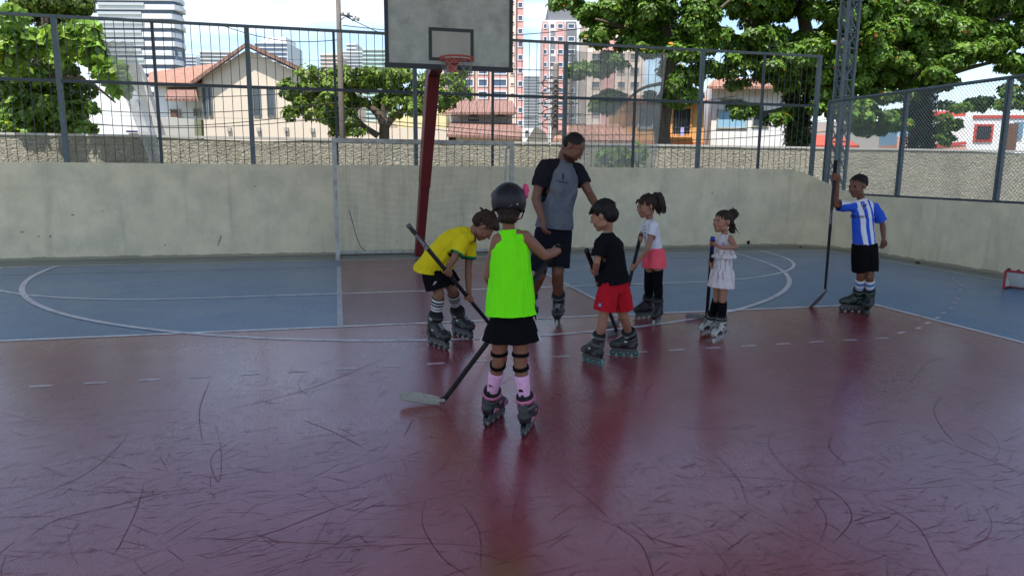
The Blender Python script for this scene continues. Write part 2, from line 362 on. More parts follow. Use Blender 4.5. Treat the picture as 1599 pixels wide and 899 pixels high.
def strip(b, pts, wd, z=.012):
    pts = [V((p[0], p[1], 0)) for p in pts]; n = len(pts); vs = []
    for i, p in enumerate(pts):
        t = (pts[min(i + 1, n - 1)] - pts[max(i - 1, 0)]).normalized(); q = V((-t.y, t.x, 0)) * wd / 2
        if isinstance(wd, (int, float)): vs += [(p + q) + V((0, 0, z)), (p - q) + V((0, 0, z))]
    b.add(vs, [(2 * i, 2 * i + 1, 2 * i + 3, 2 * i + 2) for i in range(n - 1)])
def arc(cx, cy, r, a0, a1, n=40): return [(cx + r * math.cos(R(a0 + (a1 - a0) * i / n)), cy + r * math.sin(R(a0 + (a1 - a0) * i / n))) for i in range(n + 1)]
def lines(name, segs, m_, wd, z):
    b = MB()
    for s_ in segs: strip(b, s_, wd, z)
    o = b.build(name, m_, fix=False)
    if o.data.polygons[0].normal.z < 0: o.data.flip_normals()
    return tag(o, kind='structure')
lines('court_boundary_line', [[(-6.6, 12.38), (9.55, 12.38)], [(9.55, 12.40), (9.55, -12)], [(-6.6, 12.40), (-6.6, -12)]], M['line'], .045, .0060)
lines('faint_boundary_line', [[(-6.3, 11.5), (8.6, 11.72)]], M['line_faint'], .035, .0055)
lines('goal_area_line', [arc(-1.84, 12.36, 3.33, 180, 270) + arc(4.8, 12.36, 3.33, 270, 360)], M['line'], .05, .0066)
lines('three_point_line', [arc(1.48, 12.22, 5.9, 178, 362, 90)], mat('worn_arc_paint', (.60, .58, .60), .35, .2, 6, 0, dirt=(.18, .14, .18), dirt_amt=.8, dscale=5), .065, .0072)
lines('red_area_line', [[(-3.26, 7.12), (6.22, 7.07)], [(6.24, 7.09), (6.24, -10)], [(-3.26, 7.12), (-3.26, -10)]], M['line'], .05, .0078)
lines('key_line', [[(-.07, 11.53), (-.05, 7.15)], [(3.02, 10.9), (3.02, 7.13)]], M['line_faint'], .06, .0084)
ds = []
x = -6.2
while x < 5.2: ds.append([(x, 5.56), (x + .15, 5.56)]); x += .36
cur = [(5.35, 5.70), (5.68, 5.82), (5.99, 6.02), (6.32, 6.22), (6.62, 6.44), (6.94, 6.65), (7.25, 6.90), (7.57, 7.16), (7.93, 7.49), (8.22, 7.75), (8.51, 8.03), (8.75, 8.30), (8.96, 8.58), (9.2, 8.92)]
for i in range(len(cur) - 1):
    p, q = V(cur[i]), V(cur[i + 1]); d_ = (q - p).normalized(); ds.append([tuple(p), tuple(p + d_ * .13)])
lines('dashed_line', ds, mat('faded_dash_paint', (.52, .46, .48), .4, .3, 8, 0, dirt=(.2, .05, .08), dirt_amt=.9, dscale=9), .042, .0058)
# skid marks of rubber on the floor: traced arcs (world coordinates) and many random ones
sk = MB(); rnd = random.Random(3)
def skid(pts, wd):
    n = len(pts); vs = []
    for i, p in enumerate(pts):
        p = V((p[0], p[1], 0)); a = V((*pts[max(i - 1, 0)][:2], 0)); c = V((*pts[min(i + 1, n - 1)][:2], 0)); t = (c - a).normalized(); k = math.sin(math.pi * (i + .35) / (n + .2)) ** .6 * wd / 2 * rnd.uniform(.7, 1.1)
        q = V((-t.y, t.x, 0)) * k; vs += [p + q + V((0, 0, .0050)), p - q + V((0, 0, .0050))]
    sk.add(vs, [(2 * i, 2 * i + 1, 2 * i + 3, 2 * i + 2) for i in range(n - 1)])
def cr_(pts, n=8):
    o_ = []; P = [V(p) for p in pts]; P = [P[0]] + P + [P[-1]]
    for i in range(1, len(P) - 2):
        for k in range(n):
            t = k / n; a, b_, c, d = P[i - 1:i + 3]
            o_.append(.5 * ((2 * b_) + (c - a) * t + (2 * a - 5 * b_ + 4 * c - d) * t * t + (-a + 3 * b_ - 3 * c + d) * t ** 3))
    o_.append(P[-2]); return o_
for tr in ([(0, 793), (90, 762), (150, 730), (192, 690), (200, 675)], [(225, 757), (212, 800), (183, 860)], [(327, 597), (312, 640), (316, 690)], [(335, 660), (345, 700), (343, 752), (330, 730), (335, 708), (370, 685)],
           [(45, 840), (90, 812), (180, 790), (250, 770)], [(290, 840), (370, 842), (430, 830), (520, 795), (600, 770)], [(470, 655), (520, 675), (565, 698)], [(355, 640), (440, 620), (510, 598), (600, 560)],
           [(665, 780), (660, 820), (690, 870), (730, 899)], [(720, 785), (748, 830), (750, 890)], [(1110, 705), (1150, 745), (1168, 790)], [(1268, 775), (1290, 810), (1280, 850)], [(1260, 750), (1310, 775), (1330, 810), (1300, 850)],
           [(1470, 620), (1458, 640), (1470, 668), (1490, 690)], [(1370, 785), (1430, 820), (1460, 870), (1478, 899)], [(1460, 685), (1520, 708), (1599, 742)], [(1020, 600), (1010, 610), (1000, 640)], [(1210, 670), (1200, 695), (1230, 735), (1280, 770)], [(1300, 680), (1295, 700), (1320, 725)],
           [(960, 820), (1000, 850), (1020, 899)], [(985, 815), (1010, 835), (1025, 852)], [(1335, 820), (1390, 808)], [(880, 750), (930, 790), (950, 810)], [(632, 680), (645, 655)], [(1490, 560), (1450, 565), (1420, 600)]):
    P = [tuple(gnd(*p)) for p in tr]; skid([tuple(p) for p in cr_(P)], rnd.uniform(.0035, .007))
PC = [gnd(*q_) for q_ in ((120, 790), (260, 800), (300, 700), (420, 760), (560, 700), (500, 850), (200, 660), (1060, 790), (1150, 830), (1330, 740), (1480, 720), (1230, 700), (1380, 850), (1540, 820), (620, 590), (480, 600))]
for i in range(1300):
    c = rnd.choice(PC); x_ = c.x + rnd.gauss(0, .32); y_ = c.y + rnd.gauss(0, .28); a = rnd.gauss(.1, .5) if rnd.random() < .75 else rnd.uniform(0, 3.1); L_ = min(.25, rnd.expovariate(1 / .06) + .01); k = rnd.gauss(0, .8); pts = []
    if not (-3.2 < x_ < 6.1 and y_ < 7): continue
    for j_ in range(5): pts.append((x_, y_)); a += k * L_ / 5; x_ += math.cos(a) * L_ / 5; y_ += math.sin(a) * L_ / 5
    skid(pts, rnd.uniform(.0010, .0032))
for i in range(700):
    u = rnd.uniform(-60, 1650); v_ = 520 + 400 * rnd.random() ** .8
    c = gnd(u, v_); a = rnd.uniform(0, 6.28) if rnd.random() < .35 else rnd.gauss(.15, .35) + (math.pi if rnd.random() < .5 else 0); L_ = rnd.uniform(.03, .3) if rnd.random() < .93 else rnd.uniform(.4, .9); k = rnd.gauss(0, .8)
    pts = []; x_, y_ = c.x, c.y; m_n = 7 + int(L_ * 8)
    if not (-3.2 < x_ < 6.1 and y_ < 7): continue
    for j in range(m_n): pts.append((x_, y_)); a += k * L_ / m_n; x_ += math.cos(a) * L_ / m_n; y_ += math.sin(a) * L_ / m_n
    skid(pts, rnd.uniform(.0015, .0034))
o = sk.build('skid_marks', mat('rubber_skid', (.13, .022, .036), .5, .5, 20), fix=False)
tag(o, 'dark curved skate scuffs across the worn red floor paint', 'scuff marks', kind='stuff')

# ------------------------------------------------------------------ low concrete walls with rounded corner and falling ramp top
HB, HR, TH = 1.63, 1.12, .16
def wallpath(inner):
    e = 0 if inner else TH; pts = []
    x = -12.0
    while x < 8.89: pts.append((x, YB + e)); x += .5
    rc = 1.2
    for i in range(0, 19): a = R(90 - 5 * i); pts.append((XR - rc + (rc + e) * math.cos(a), YB - rc + (rc + e) * math.sin(a)))
    y = 11.9
    while y > -6: pts.append((XR + e, y)); y -= .5
    return pts
pi_, po_ = wallpath(True), wallpath(False); s_acc = 0; b = MB(); vs = []
def topz(p):
    s_ = (p[0] - 9.2) + (YB - p[1]) * .9
    t = min(1, max(0, s_ / 1.9)); t = t * t * (3 - 2 * t); return HB + (HR - HB) * t
for pin, pou in zip(pi_, po_):
    z = topz(pin); vs += [(*pin, 0), (*pin, z), (*pou, z), (*pou, 0)]
fs = []
for i in range(len(pi_) - 1):
    for k in range(3): fs.append((4 * i + k, 4 * i + k + 1, 4 * i + 4 + k + 1, 4 * i + 4 + k))
fs += [(0, 1, 2, 3), tuple(len(vs) - 4 + k for k in (3, 2, 1, 0))]
b.add(vs, fs); wall = b.build('court_wall', None or M['concrete']); 
ng = NG(M['concrete']); tcn = ng.t.nodes.new('ShaderNodeTexCoord'); sx = ng.t.nodes.new('ShaderNodeSeparateXYZ'); ng.t.links.new(tcn.outputs['Object'], sx.inputs[0])
nn = ng.t.nodes.new('ShaderNodeTexNoise'); nn.inputs['Scale'].default_value = 4; nn.inputs['Detail'].default_value = 8; nn.inputs['Roughness'].default_value = .7; ng.t.links.new(tcn.outputs['Object'], nn.inputs[0])
foot = ng.m('MULTIPLY', ng.m('LESS_THAN', sx.outputs[2], ng.m('MULTIPLY', nn.outputs['Fac'], .10)), .6); ng.over(foot, (.08, .075, .05))
mpn = ng.t.nodes.new('ShaderNodeMapping'); mpn.inputs['Scale'].default_value = (2.2, 2.2, .25); ng.t.links.new(tcn.outputs['Object'], mpn.inputs[0])
n3 = ng.t.nodes.new('ShaderNodeTexNoise'); n3.inputs['Scale'].default_value = 2; n3.inputs['Detail'].default_value = 7; n3.inputs['Distortion'].default_value = .4; ng.t.links.new(mpn.outputs[0], n3.inputs[0])
ng.over(ng.m('MULTIPLY', ng.m('SMOOTH_MIN', ng.m('MAXIMUM', ng.m('MULTIPLY', ng.m('SUBTRACT', n3.outputs['Fac'], .54), 4), 0), 1, .1), .40), (.26, .26, .20))
wm = MB(); rw = random.Random(9)
for i in range(20):                      # ball scuffs, chips and thin cracks on the plaster
    x_ = rw.uniform(-5.3, 8.3); z_ = rw.uniform(.15, 1.5) if i % 3 else rw.uniform(.08, .5); a_ = rw.uniform(0, 6.28); n_ = rw.randint(5, 8); r_ = rw.uniform(.008, .03); P_ = [(x_ + r_ * rw.uniform(.5, 1) * math.cos(a_ + 6.28 * k / n_) * (1.6 if i % 4 == 0 else 1), YB - .0025, z_ + r_ * rw.uniform(.4, 1) * math.sin(a_ + 6.28 * k / n_)) for k in range(n_)]
    wm.add(P_, [tuple(range(n_))])
for i in range(9):
    x_ = rw.uniform(-5, 8); z_ = rw.uniform(.1, .5); pts_ = [(x_ + rw.gauss(0, .02) + .01 * k, z_ + .06 * k) for k in range(rw.randint(3, 7))]
    wm.add([(px_ + dx_, YB - .003, pz_) for px_, pz_ in pts_ for dx_ in (-.002, .002)], [(2 * k, 2 * k + 1, 2 * k + 3, 2 * k + 2) for k in range(len(pts_) - 1)])
wm.add([(p_.x, YB - .003, p_.z) for p_ in [atY(u_, v_, YB) for u_, v_ in ((345, 367), (343, 371), (339, 383), (341, 384), (345, 374), (347, 368))]], [(0, 1, 2, 3, 4, 5)])
wm.build('wall_scuff', mat('wall_scuff', (.30, .29, .22), .9, .3, 10), wall, fix=False)['kind'] = 'stuff'
tag(wall, 'low stained pale concrete wall around the court with its top falling at the rounded corner', 'wall')
for i, (u, v_, y) in enumerate([(1168, 386, None), (1576, 422, 1), (1591, 424, 1)]):
    p = atY(u, v_, YB) if not y else atX(u, v_, XR); p.z = .085; nrm = V((0, -1, 0)) if not y else V((-1, 0, 0))
    t_ = MB(); X_ = nrm.cross(up0); ring = []
    for rr_, dd in ((.058, -.05), (.058, .006), (.043, .006), (.043, -.05)): ring.append((p + nrm * dd, X_, up0, rr_, rr_))
    t_.rings(ring, 18, cap=False); t_.rings([(p + nrm * .001, X_, up0, .043, .043), (p + nrm * .003, X_, up0, .043, .043)], 18, mi=1)  # dark disc closing the pipe mouth paints the shade inside
    o = t_.build('drain_pipe', [M['concrete'], M['dark']], wall, True)
# ------------------------------------------------------------------ bar fence on the back wall
fence = empty('bar_fence', (-12, YB + .08, HB), 'tall blue-grey steel bar fence standing on the back wall', 'fence')
posts = [-11.7, -10.25, -8.8, -7.35, -5.9, -4.44, -2.98, -1.49, -.04, 1.38, 2.84, 4.27, 5.72, 7.15, 8.55, 9.85]
FY = YB + .08; FT, FM = 3.94, 2.95
for i, x in enumerate(posts):
    heavy = (i % 2 == 1) or i == len(posts) - 1
    z0 = topz((x, YB)) - .02
    b = MB(); wd = .075 if heavy else .045; b.box((x, FY, (z0 + FT) / 2), (wd, wd, FT - z0)); b.build('post', M['steel'] if heavy else M['steel_dark'], fence)
    if i < len(posts) - 1:
        x1 = posts[i + 1]; nb = 10; b = MB()
        for k in range(1, nb):
            xx = x + (x1 - x) * k / nb; jit = rnd.gauss(0, .006); b.bar((xx, FY + .03, topz((xx, YB)) - .01), (xx + jit, FY + .03, FT), .011, n=6)
        for z in (3.45, 2.42, 1.93): b.bar((x, FY + .044, z + rnd.gauss(0, .006)), (x1, FY + .044, z + rnd.gauss(0, .006)), .005, n=6)
        b.build('bar_panel', M['rod'], fence)
b = MB(); b.box(((posts[0] + posts[-1]) / 2, FY, FT + .02), (posts[-1] - posts[0] + .1, .06, .045)); b.build('top_rail', M['steel'], fence)
b = MB(); b.box(((posts[0] + posts[-1]) / 2, FY - .005, FM), (posts[-1] - posts[0], .05, .05)); b.build('middle_rail', M['steel_dark'], fence)
# ------------------------------------------------------------------ chain link fence on right wall
cl = empty('chain_link_fence', (XR + .08, 13, HR), 'sloped-view galvanised chain link fence on the right side wall', 'fence')
FX = XR + .08; zt, zb = 3.05, HR + .04
ys = [13.3, 11.2, 9.13, 7.05, 4.95, 2.85]
for i, y in enumerate(ys):
    b = MB(); b.box((FX, y, (zt + HR) / 2), (.07, .07, zt - HR)); b.bar((FX - .04, y, HR), (FX - .04, y, zt), .02, .02); b.build('post', M['steel'], cl)
    if i < len(ys) - 1:
        y1 = ys[i + 1]; b = MB(); st = .068; L_ = y - y1; Hh = zt - zb; k = -Hh
        while k < L_:
            for sg in (1, -1):
                a0, a1 = max(k, 0), min(k + Hh, L_)
                if a1 <= a0: continue
                p0 = (FX + .004 * sg, y - a0, zb + (a0 - k) if sg > 0 else zt - (a0 - k)); p1 = (FX + .004 * sg, y - a1, zb + (a1 - k) if sg > 0 else zt - (a1 - k))
                b.bar(p0, p1, .0042, n=4)
            k += st
        b.build('wire_mesh', M['galv'], cl)
b = MB(); b.bar((FX, ys[0], zt), (FX, ys[-1], zt), .06, n=10); b.build('top_rail', M['steel'], cl)
b = MB(); b.box((FX, (ys[0] + ys[-1]) / 2, zb - .03), (.06, ys[0] - ys[-1], .05)); b.build('bottom_rail', M['steel_dark'], cl)
# ------------------------------------------------------------------ lattice column and roof
def lattice(base, topz_, name, label):
    o = empty(name, base, label, 'column'); bx_, by_ = base.x, base.y; hw = .13; b = MB()
    for sx_, sy_ in ((-1, -1), (1, -1), (1, 1), (-1, 1)):
        c = MB(); c.box((bx_ + sx_ * hw, by_ + sy_ * .11, topz_ / 2), (.055, .055, topz_)); c.build('chord', M['steel'], o)
    z = .3; k = 0; st = .32
    while z + st < topz_:
        for sy_ in (-1, 1):
            y_ = by_ + sy_ * .11; s1 = -1 if k % 2 else 1
            b.bar((bx_ - hw, y_, z), (bx_ + hw, y_, z), .028); b.bar((bx_ - s1 * hw, y_, z), (bx_ + s1 * hw, y_, z + st), .028)
        for sx_ in (-1, 1): b.bar((bx_ + sx_ * hw, by_ - .11, z), (bx_ + sx_ * hw, by_ + .11, z + st), .022)
        z += st; k += 1
    b.build('lacing', M['steel'], o); return o
pc = at(1296, 150, 14.9); lattice(V((10.50, 13.35, 0)), 7.6, 'lattice_column', 'blue-grey steel lattice column rising outside the right corner of the court')
RZ = 7.8; roof = empty('court_roof', (1.5, 6, RZ), 'high pale metal roof over the court above the view, its rear cut short to let light in', 'roof')
ROOF_Y0, ROOF_Y1 = -2.8, 14.2  # unseen roof ends just behind the camera so sky light fills the court
b = MB(); b.prism([(-8.5, ROOF_Y0, RZ), (1.5, ROOF_Y0, RZ + 1.6), (11.5, ROOF_Y0, RZ), (11.5, ROOF_Y0, RZ + .06), (1.5, ROOF_Y0, RZ + 1.66), (-8.5, ROOF_Y0, RZ + .06)], (0, ROOF_Y1 - ROOF_Y0, 0)); b.build('roof_sheet', mat('pale_roof_sheet', (.62, .64, .64), .6, .05, 2), roof)
for y in (-1, 4, 9, 14):
    b = MB(); b.bar((-8.4, y, RZ - .1), (1.5, y, RZ + 1.5), .08); b.bar((1.5, y, RZ + 1.5), (11.4, y, RZ - .1), .08); b.bar((-8.4, y, RZ - .1), (11.4, y, RZ - .1), .08)
    for k in range(10): x = -7.4 + k * 2; zz = RZ - .1 + 1.6 * (1 - abs(x - 1.5) / 9.9); b.bar((x, y, RZ - .1), (x, y, zz), .05); b.bar((x, y, RZ - .1), (x + (1 if x < 1.5 else -1) * 1.9, y, zz + .2), .04)
    b.build('roof_truss', M['steel'], roof)
# ------------------------------------------------------------------ boundary wall outside
BY = 21.0
b = MB(); xs = -40
pts = []
while xs <= 60: pts.append((xs, 2.33 + .03 * math.sin(xs * .7) + rnd.gauss(0, .012))); xs += 1.0
vs = []; 
for x, z in pts: vs += [(x, BY, -.05), (x, BY, z), (x, BY + .2, z), (x, BY + .2, -.05)]
b.add(vs, [(4 * i + k, 4 * i + k + 1, 4 * i + 5 + k, 4 * i + 4 + k) for i in range(len(pts) - 1) for k in range(3)] + [(0, 1, 2, 3)])
bw = b.build('boundary_wall', M['roughcast']); tag(bw, 'long roughcast concrete boundary wall beyond the bar fence', 'wall')
b = MB(); b.box((10, BY + .1, 2.37), (100, .26, .06)); b.build('coping', M['greywall'], bw)
# ------------------------------------------------------------------ futsal goal
GY = 12.5; g = empty('futsal_goal', (1.5, GY, 0), 'white chipped futsal goal with drooping net before the back wall', 'goal')
for x in (-.09, 3.02): b = MB(); b.box((x, GY, 1.0), (.07, .07, 2.0)); b.build('goal_post', M['white_paint'], g)
b = MB(); b.box((1.465, GY, 2.04), (3.18, .07, .07)); b.build('crossbar', M['white_paint'], g)
b = MB()
for x in (-.09, 3.02): b.bar((x, GY, .03), (x, GY + .62, .03), .04); b.bar((x, GY + .05, 2.0), (x, GY + .45, 1.95), .03); b.bar((x, GY + .45, 1.95), (x, GY + .62, .05), .03)
b.bar((-.09, GY + .62, .05), (3.02, GY + .62, .05), .05); b.build('back_frame', M['white_paint'], g)
b = MB()
def netpt(s_, t):                        # s across 0..1, t down 0..1
    x = -.05 + 3.03 * s_; sag = .20 * (1 - abs(2 * s_ - 1) ** 2.2) * math.sin(math.pi * min(t * 1.25, 1)) if s_ < 2 else 0
    wv = .05 * math.sin(s_ * 9 + 1.2) * math.sin(t * 2.6)
    return V((x, GY + .10 + .42 * min(1, t * 1.6) + .02 * math.sin(7 * s_ + 5 * t), 2.0 - 1.93 * t - .10 * math.sin(math.pi * s_) * math.sin(math.pi * t) * .6 + wv))
for j in range(0, 17): b.path([netpt(i / 40, j / 16) for i in range(41)], .0022, 4)
for i in range(0, 26): b.path([netpt(i / 25, j / 16) for j in range(17)], .0022, 4)
for sx_ in (-.05, 2.98):
    for j in range(1, 14): b.path([(sx_, GY + .05, 2 - .145 * j), (sx_, GY + .5, 1.97 - .145 * j)], .0022, 4)
    for j in range(1, 4): b.path([(sx_, GY + .05 + .13 * j, 1.98), (sx_, GY + .05 + .13 * j, .05)], .0022, 4)
b.build('goal_net', M['net'], g)
b = MB(); b.path([atY(545, 328, GY + .3), atY(550, 345, GY + .3), atY(556, 368, GY + .3), atY(563, 385, GY + .3), atY(570, 392, GY + .3)], .006, 5); b.build('loose_cord', M['cable'], g)
# ------------------------------------------------------------------ basketball hoop
BYY = 10.1; bk = empty('basketball_hoop', (1.33, 12.9, 0), 'weathered basketball backboard with red hoop on a leaning red post', 'basketball hoop')
def rectring(c, p, q): return None
b = MB(); pb = V((1.36, 12.86, 0)); pt = V((1.47, 11.45, 3.06)); X_ = V((1, 0, 0)); t_ = (pt - pb).normalized(); Y_ = t_.cross(X_).normalized()
rr = []
for t, wx, wy in ((0, .075, .13), (.42, .078, .15), (.43, .088, .16), (.6, .09, .17), (.93, .095, .18), (1, .095, .18)):
    c = pb.lerp(pt, t); rr.append([c + X_ * (sx_ * wx) + Y_ * (sy_ * wy) for sx_, sy_ in ((-1, -1), (1, -1), (1, 1), (-1, 1))])
vs = [p for r_ in rr for p in r_]
for i in range(4): vs[i].z = 0
b.add(vs, [(4 * i + k, 4 * i + (k + 1) % 4, 4 * i + 4 + (k + 1) % 4, 4 * i + 4 + k) for i in range(5) for k in range(4)] + [(3, 2, 1, 0), (20, 21, 22, 23)])
p_ = b.build('post', M['red_post'], bk)
md = p_.modifiers.new('b', 'BEVEL'); md.width = .02; md.segments = 2
b = MB(); b.prism([(1.47 - .09, 11.55, 2.95), (1.47 - .09, 10.17, 3.18), (1.47 - .09, 10.17, 3.42), (1.47 - .09, 11.2, 3.42), (1.47 - .09, 11.6, 3.2)], (.18, 0, 0)); b.build('arm', M['red_post'], bk)
bx0, bx1, bz0, bz1 = .645, 2.44, 2.96, 4.0
b = MB(); b.box(((bx0 + bx1) / 2, BYY + .02, (bz0 + bz1) / 2), (bx1 - bx0, .035, bz1 - bz0)); bd = b.build('backboard', M['board'], bk)
b = MB(); y = BYY - .003; fw = .05
b.box(((bx0 + bx1) / 2, y, bz0 + fw / 2 - .01), (bx1 - bx0 + .02, .012, fw + .02)); b.box(((bx0 + bx1) / 2, y, bz1 - fw / 2), (bx1 - bx0 + .02, .012, fw))
for x in (bx0 + fw / 2, bx1 - fw / 2): b.box((x, y, (bz0 + bz1) / 2), (fw, .012, bz1 - bz0 - .11))
b.build('border', M['black_paint'], bd)
b = MB(); cx = 1.56; z0, z1 = 3.06, 3.50; hw = .315
for x in (cx - hw + .022, cx + hw - .022): b.box((x, y + .002, (z0 + z1) / 2), (.045, .008, z1 - z0))
for z in (z0 + .022, z1 - .022): b.box((cx, y + .001, z), (2 * hw - .09, .008, .045))
b.build('target_square', M['black_paint'], bd)
b = MB(); b.box((cx, y + .004, (z0 + z1) / 2), (2 * hw - .09, .004, z1 - z0 - .09)); b.build('target_panel', mat('pale_target', (.36, .34, .29), .7, .1, 4), bd)
RC = V((1.585, 9.78, 3.06)); b = MB()
b.path([RC + V((.225 * math.cos(a * math.pi / 18), .225 * math.sin(a * math.pi / 18), 0)) for a in range(36)], .012, 8, closed=True)
b.path([RC + V((.225 * math.cos(a * math.pi / 18), .225 * math.sin(a * math.pi / 18), -.035)) for a in range(9, 32)], .006, 6)
for a in range(0, 12): c_ = RC + V((.225 * math.cos(a * math.pi / 6), .225 * math.sin(a * math.pi / 6), 0)); b.bar(c_, c_ + V((0, 0, -.045)), .008)
b.build('rim', M['hoop'], bk, True)
b = MB(); b.box((RC.x - .02, BYY - .02, 2.99), (.15, .02, .16)); b.prism([(RC.x - .09, BYY - .03, 3.05), (RC.x - .05, RC.y + .22, 3.05), (RC.x + .03, RC.y + .22, 3.05), (RC.x + .07, BYY - .03, 3.05)], (0, 0, -.03)); b.build('bracket', M['hoop'], bk)
b = MB(); nN = 10; lv = 6
def hn(i, j):
    t = j / lv; a = 2 * math.pi * (i + .5 * (j % 2)) / nN; r_ = .215 * (1 - t) ** .8 + .11 * t + .012 * math.sin(5 * a + j); return RC + V((r_ * math.cos(a) + .03 * t * t, r_ * math.sin(a), -.04 - .40 * t + .03 * math.sin(3 * a + 1) * t))
for j in range(lv):
    for i in range(nN):
        for di in ((0, 1) if j % 2 else (0, -1)):
            if j > 3 and (i in (2, 3)): continue
            b.bar(hn(i, j), hn((i + di) % nN, j + 1), .006, n=5)
for i in (0, 4, 7): p = hn(i, lv); b.bar(p, p + V((0, 0, -.05)), .014, n=5)
b.build('net', mat('grey_hoop_cord', (.27, .27, .24), .85), bk)
# ------------------------------------------------------------------ small hockey goal at the right edge
hg = empty('hockey_goal', gnd(1590, 449), 'small red framed hockey goal with white netting at the right side line', 'hockey goal')
p0 = gnd(1567, 451); d_ = V((.36, -.93, 0)).normalized(); d2 = V((.93, .36, 0)).normalized(); hh = .24
b = MB(); 
for a_, c_ in ((p0, p0 + up0 * hh), (p0 + up0 * hh, p0 + up0 * hh + d_ * .9), (p0 + d_ * .9 + up0 * hh, p0 + d_ * .9)): b.bar(a_ + V((0, 0, .015)), c_ + V((0, 0, .015)), .032, n=8)
b.bar(p0 + V((0, 0, .016)), p0 + d2 * .22 + V((0, 0, .016)), .03, n=8); b.bar(p0 + d_ * .9 + V((0, 0, .016)), p0 + d_ * .9 + d2 * .22 + V((0, 0, .016)), .03, n=8)
b.bar(p0 + d2 * .22 + V((0, 0, .016)), p0 + d2 * .22 + d_ * .9 + V((0, 0, .016)), .03, n=8); b.build('goal_frame', mat('red_goal_paint', (.30, .015, .03), .4), hg)
b = MB(); q0 = p0 + up0 * hh; q1 = p0 + d2 * .2 + V((0, 0, .02)); 
b.prism([q0, q0 + d_ * .9, q1 + d_ * .9, q1], d2 * .004)
b.prism([p0 + V((0, 0, .03)), q0, q1], d_ * .004)
b.build('netting', mat('white_goal_cloth', (.62, .63, .62), .8, .1, 10), hg)
for i, (u, v_, s_) in enumerate([(1433, 411, .05), (1130, 394, .04), (1250, 386, .03)]):
    p = gnd(u, v_); b = MB(); b.ell(p + V((0, 0, .012)), (V((1, 0, 0)), V((0, 1, 0)), up0), (s_, s_ * .7, .014)); o = b.build('stone', M['dark'], None, True)
    settle(o, p); tag(o, ['small dark stone near the right side line', 'small dark stone by the back wall behind the smallest girl', 'tiny dark stone by the foot of the back wall near the corner'][i], 'stone')
# ------------------------------------------------------------------ houses
def win(b_parent, u0, u1, v0, v1, hd, frame, pane, depth=.06, bars=None, fw=.06, sill=False):
    x0, z1 = lz(u0, (v0 + v1) / 2, hd)[0], lz((u0 + u1) / 2, v0, hd)[1]; x1, z0 = lz(u1, (v0 + v1) / 2, hd)[0], lz((u0 + u1) / 2, v1, hd)[1]
    b = MB(); ax = (right0, fwd0, up0)
    for xx in (x0, x1): b.box(W(xx, hd - depth / 2, (z0 + z1) / 2), (fw, depth, z1 - z0 + fw), ax)
    for zz in (z0, z1): b.box(W((x0 + x1) / 2, hd - depth / 2 - .003, zz), (x1 - x0 - fw, depth, fw), ax)
    if sill: b.box(W((x0 + x1) / 2, hd - .1, z0 - fw), (x1 - x0 + .2, .2, .05), ax)
    f = b.build('window', frame, b_parent)
    b = MB(); b.box(W((x0 + x1) / 2, hd - .012, (z0 + z1) / 2), (x1 - x0, .02, z1 - z0), ax); b.build('pane', pane, f)
    if bars:
        b = MB()
        for i in range(1, bars): xx = x0 + (x1 - x0) * i / bars; b.bar(W(xx, hd - .09, z0), W(xx, hd - .09, z1), .03)
        for i in range(1, 3): zz = z0 + (z1 - z0) * i / 3; b.bar(W(x0, hd - .09, zz), W(x1, hd - .09, zz), .025)
        b.build('grille', M['black_paint'], f)
    return f
def poly(parent, name, pts, hd, depth, m_, ground=False):
    """outline of a wall or roof seen at hd, given its real thickness"""
    P = []
    for u, v_ in pts: x, z = lz(u, v_, hd); P.append(W(x, hd, z))
    b = MB(); b.prism(P, fwd0 * depth); return b.build(name, m_, parent)
def walls(parent, name, u0, u1, pts_top, hd, depth, m_):
    P = [W(lz(u0, 220, hd)[0], hd, -.05)]
    for u, v_ in pts_top: x, z = lz(u, v_, hd); P.append(W(x, hd, z))
    P.append(W(lz(u1, 220, hd)[0], hd, -.05)); b = MB(); b.prism(P, fwd0 * depth); return b.build(name, m_, parent)
def roofslab(parent, pts, m_, th=.14, name='roof'):   # pts (u,v,hd) sloping sheet with thickness
    P = [at(*p) for p in pts]; b = MB(); b.prism(P, (0, 0, th)); return b.build(name, m_, parent)
def base(u, hd): x = lz(u, 220, hd)[0]; return W(x, hd, 0)
# white house at left
h = empty('white_house', base(180, 29), 'bright white house wall with a sloping edge at the left behind the leaves', 'house')
walls(h, 'wall', 128, 236, [(128, 128), (196, 130), (213, 155), (236, 214)], 29, .4, M['white'])
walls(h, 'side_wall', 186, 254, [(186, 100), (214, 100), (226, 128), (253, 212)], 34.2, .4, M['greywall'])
b = MB(); p = at(206, 205.5, 28.9); b.box(p, (.42, .12, .07), (right0, fwd0, up0)); b.build('awning', mat('navy_cloth', (.03, .02, .09)), h)
# orange roof house
h = empty('tile_roof_house', base(285, 44), 'low house with bright orange tile roof left of the beige gabled house', 'house')
walls(h, 'wall', 240, 330, [(240, 134), (330, 134)], 44, 7, M['white'])
roofslab(h, [(230, 133, 43.2), (318, 133, 43.2), (338, 102, 49), (234, 116, 49)], M['tile'])
roofslab(h, [(258, 158, 41.5), (312, 158, 41.5), (308, 140, 43.9), (262, 140, 43.9)], M['tile_old'])
win(h, 266, 280, 171, 184, 43.9, M['white_paint'], M['wood']); win(h, 303, 312, 170, 182, 43.9, M['white_paint'], M['glass'])
h = empty('yard_wall', base(275, 40), 'grey plaster yard wall below the orange roofed house', 'wall')
walls(h, 'wall', 247, 304, [(247, 183), (304, 186)], 40, .2, M['greywall']); walls(h, 'pier', 303, 314, [(303, 187), (314, 187)], 39.7, .3, mat('mossy_plaster', (.16, .17, .11), .9))
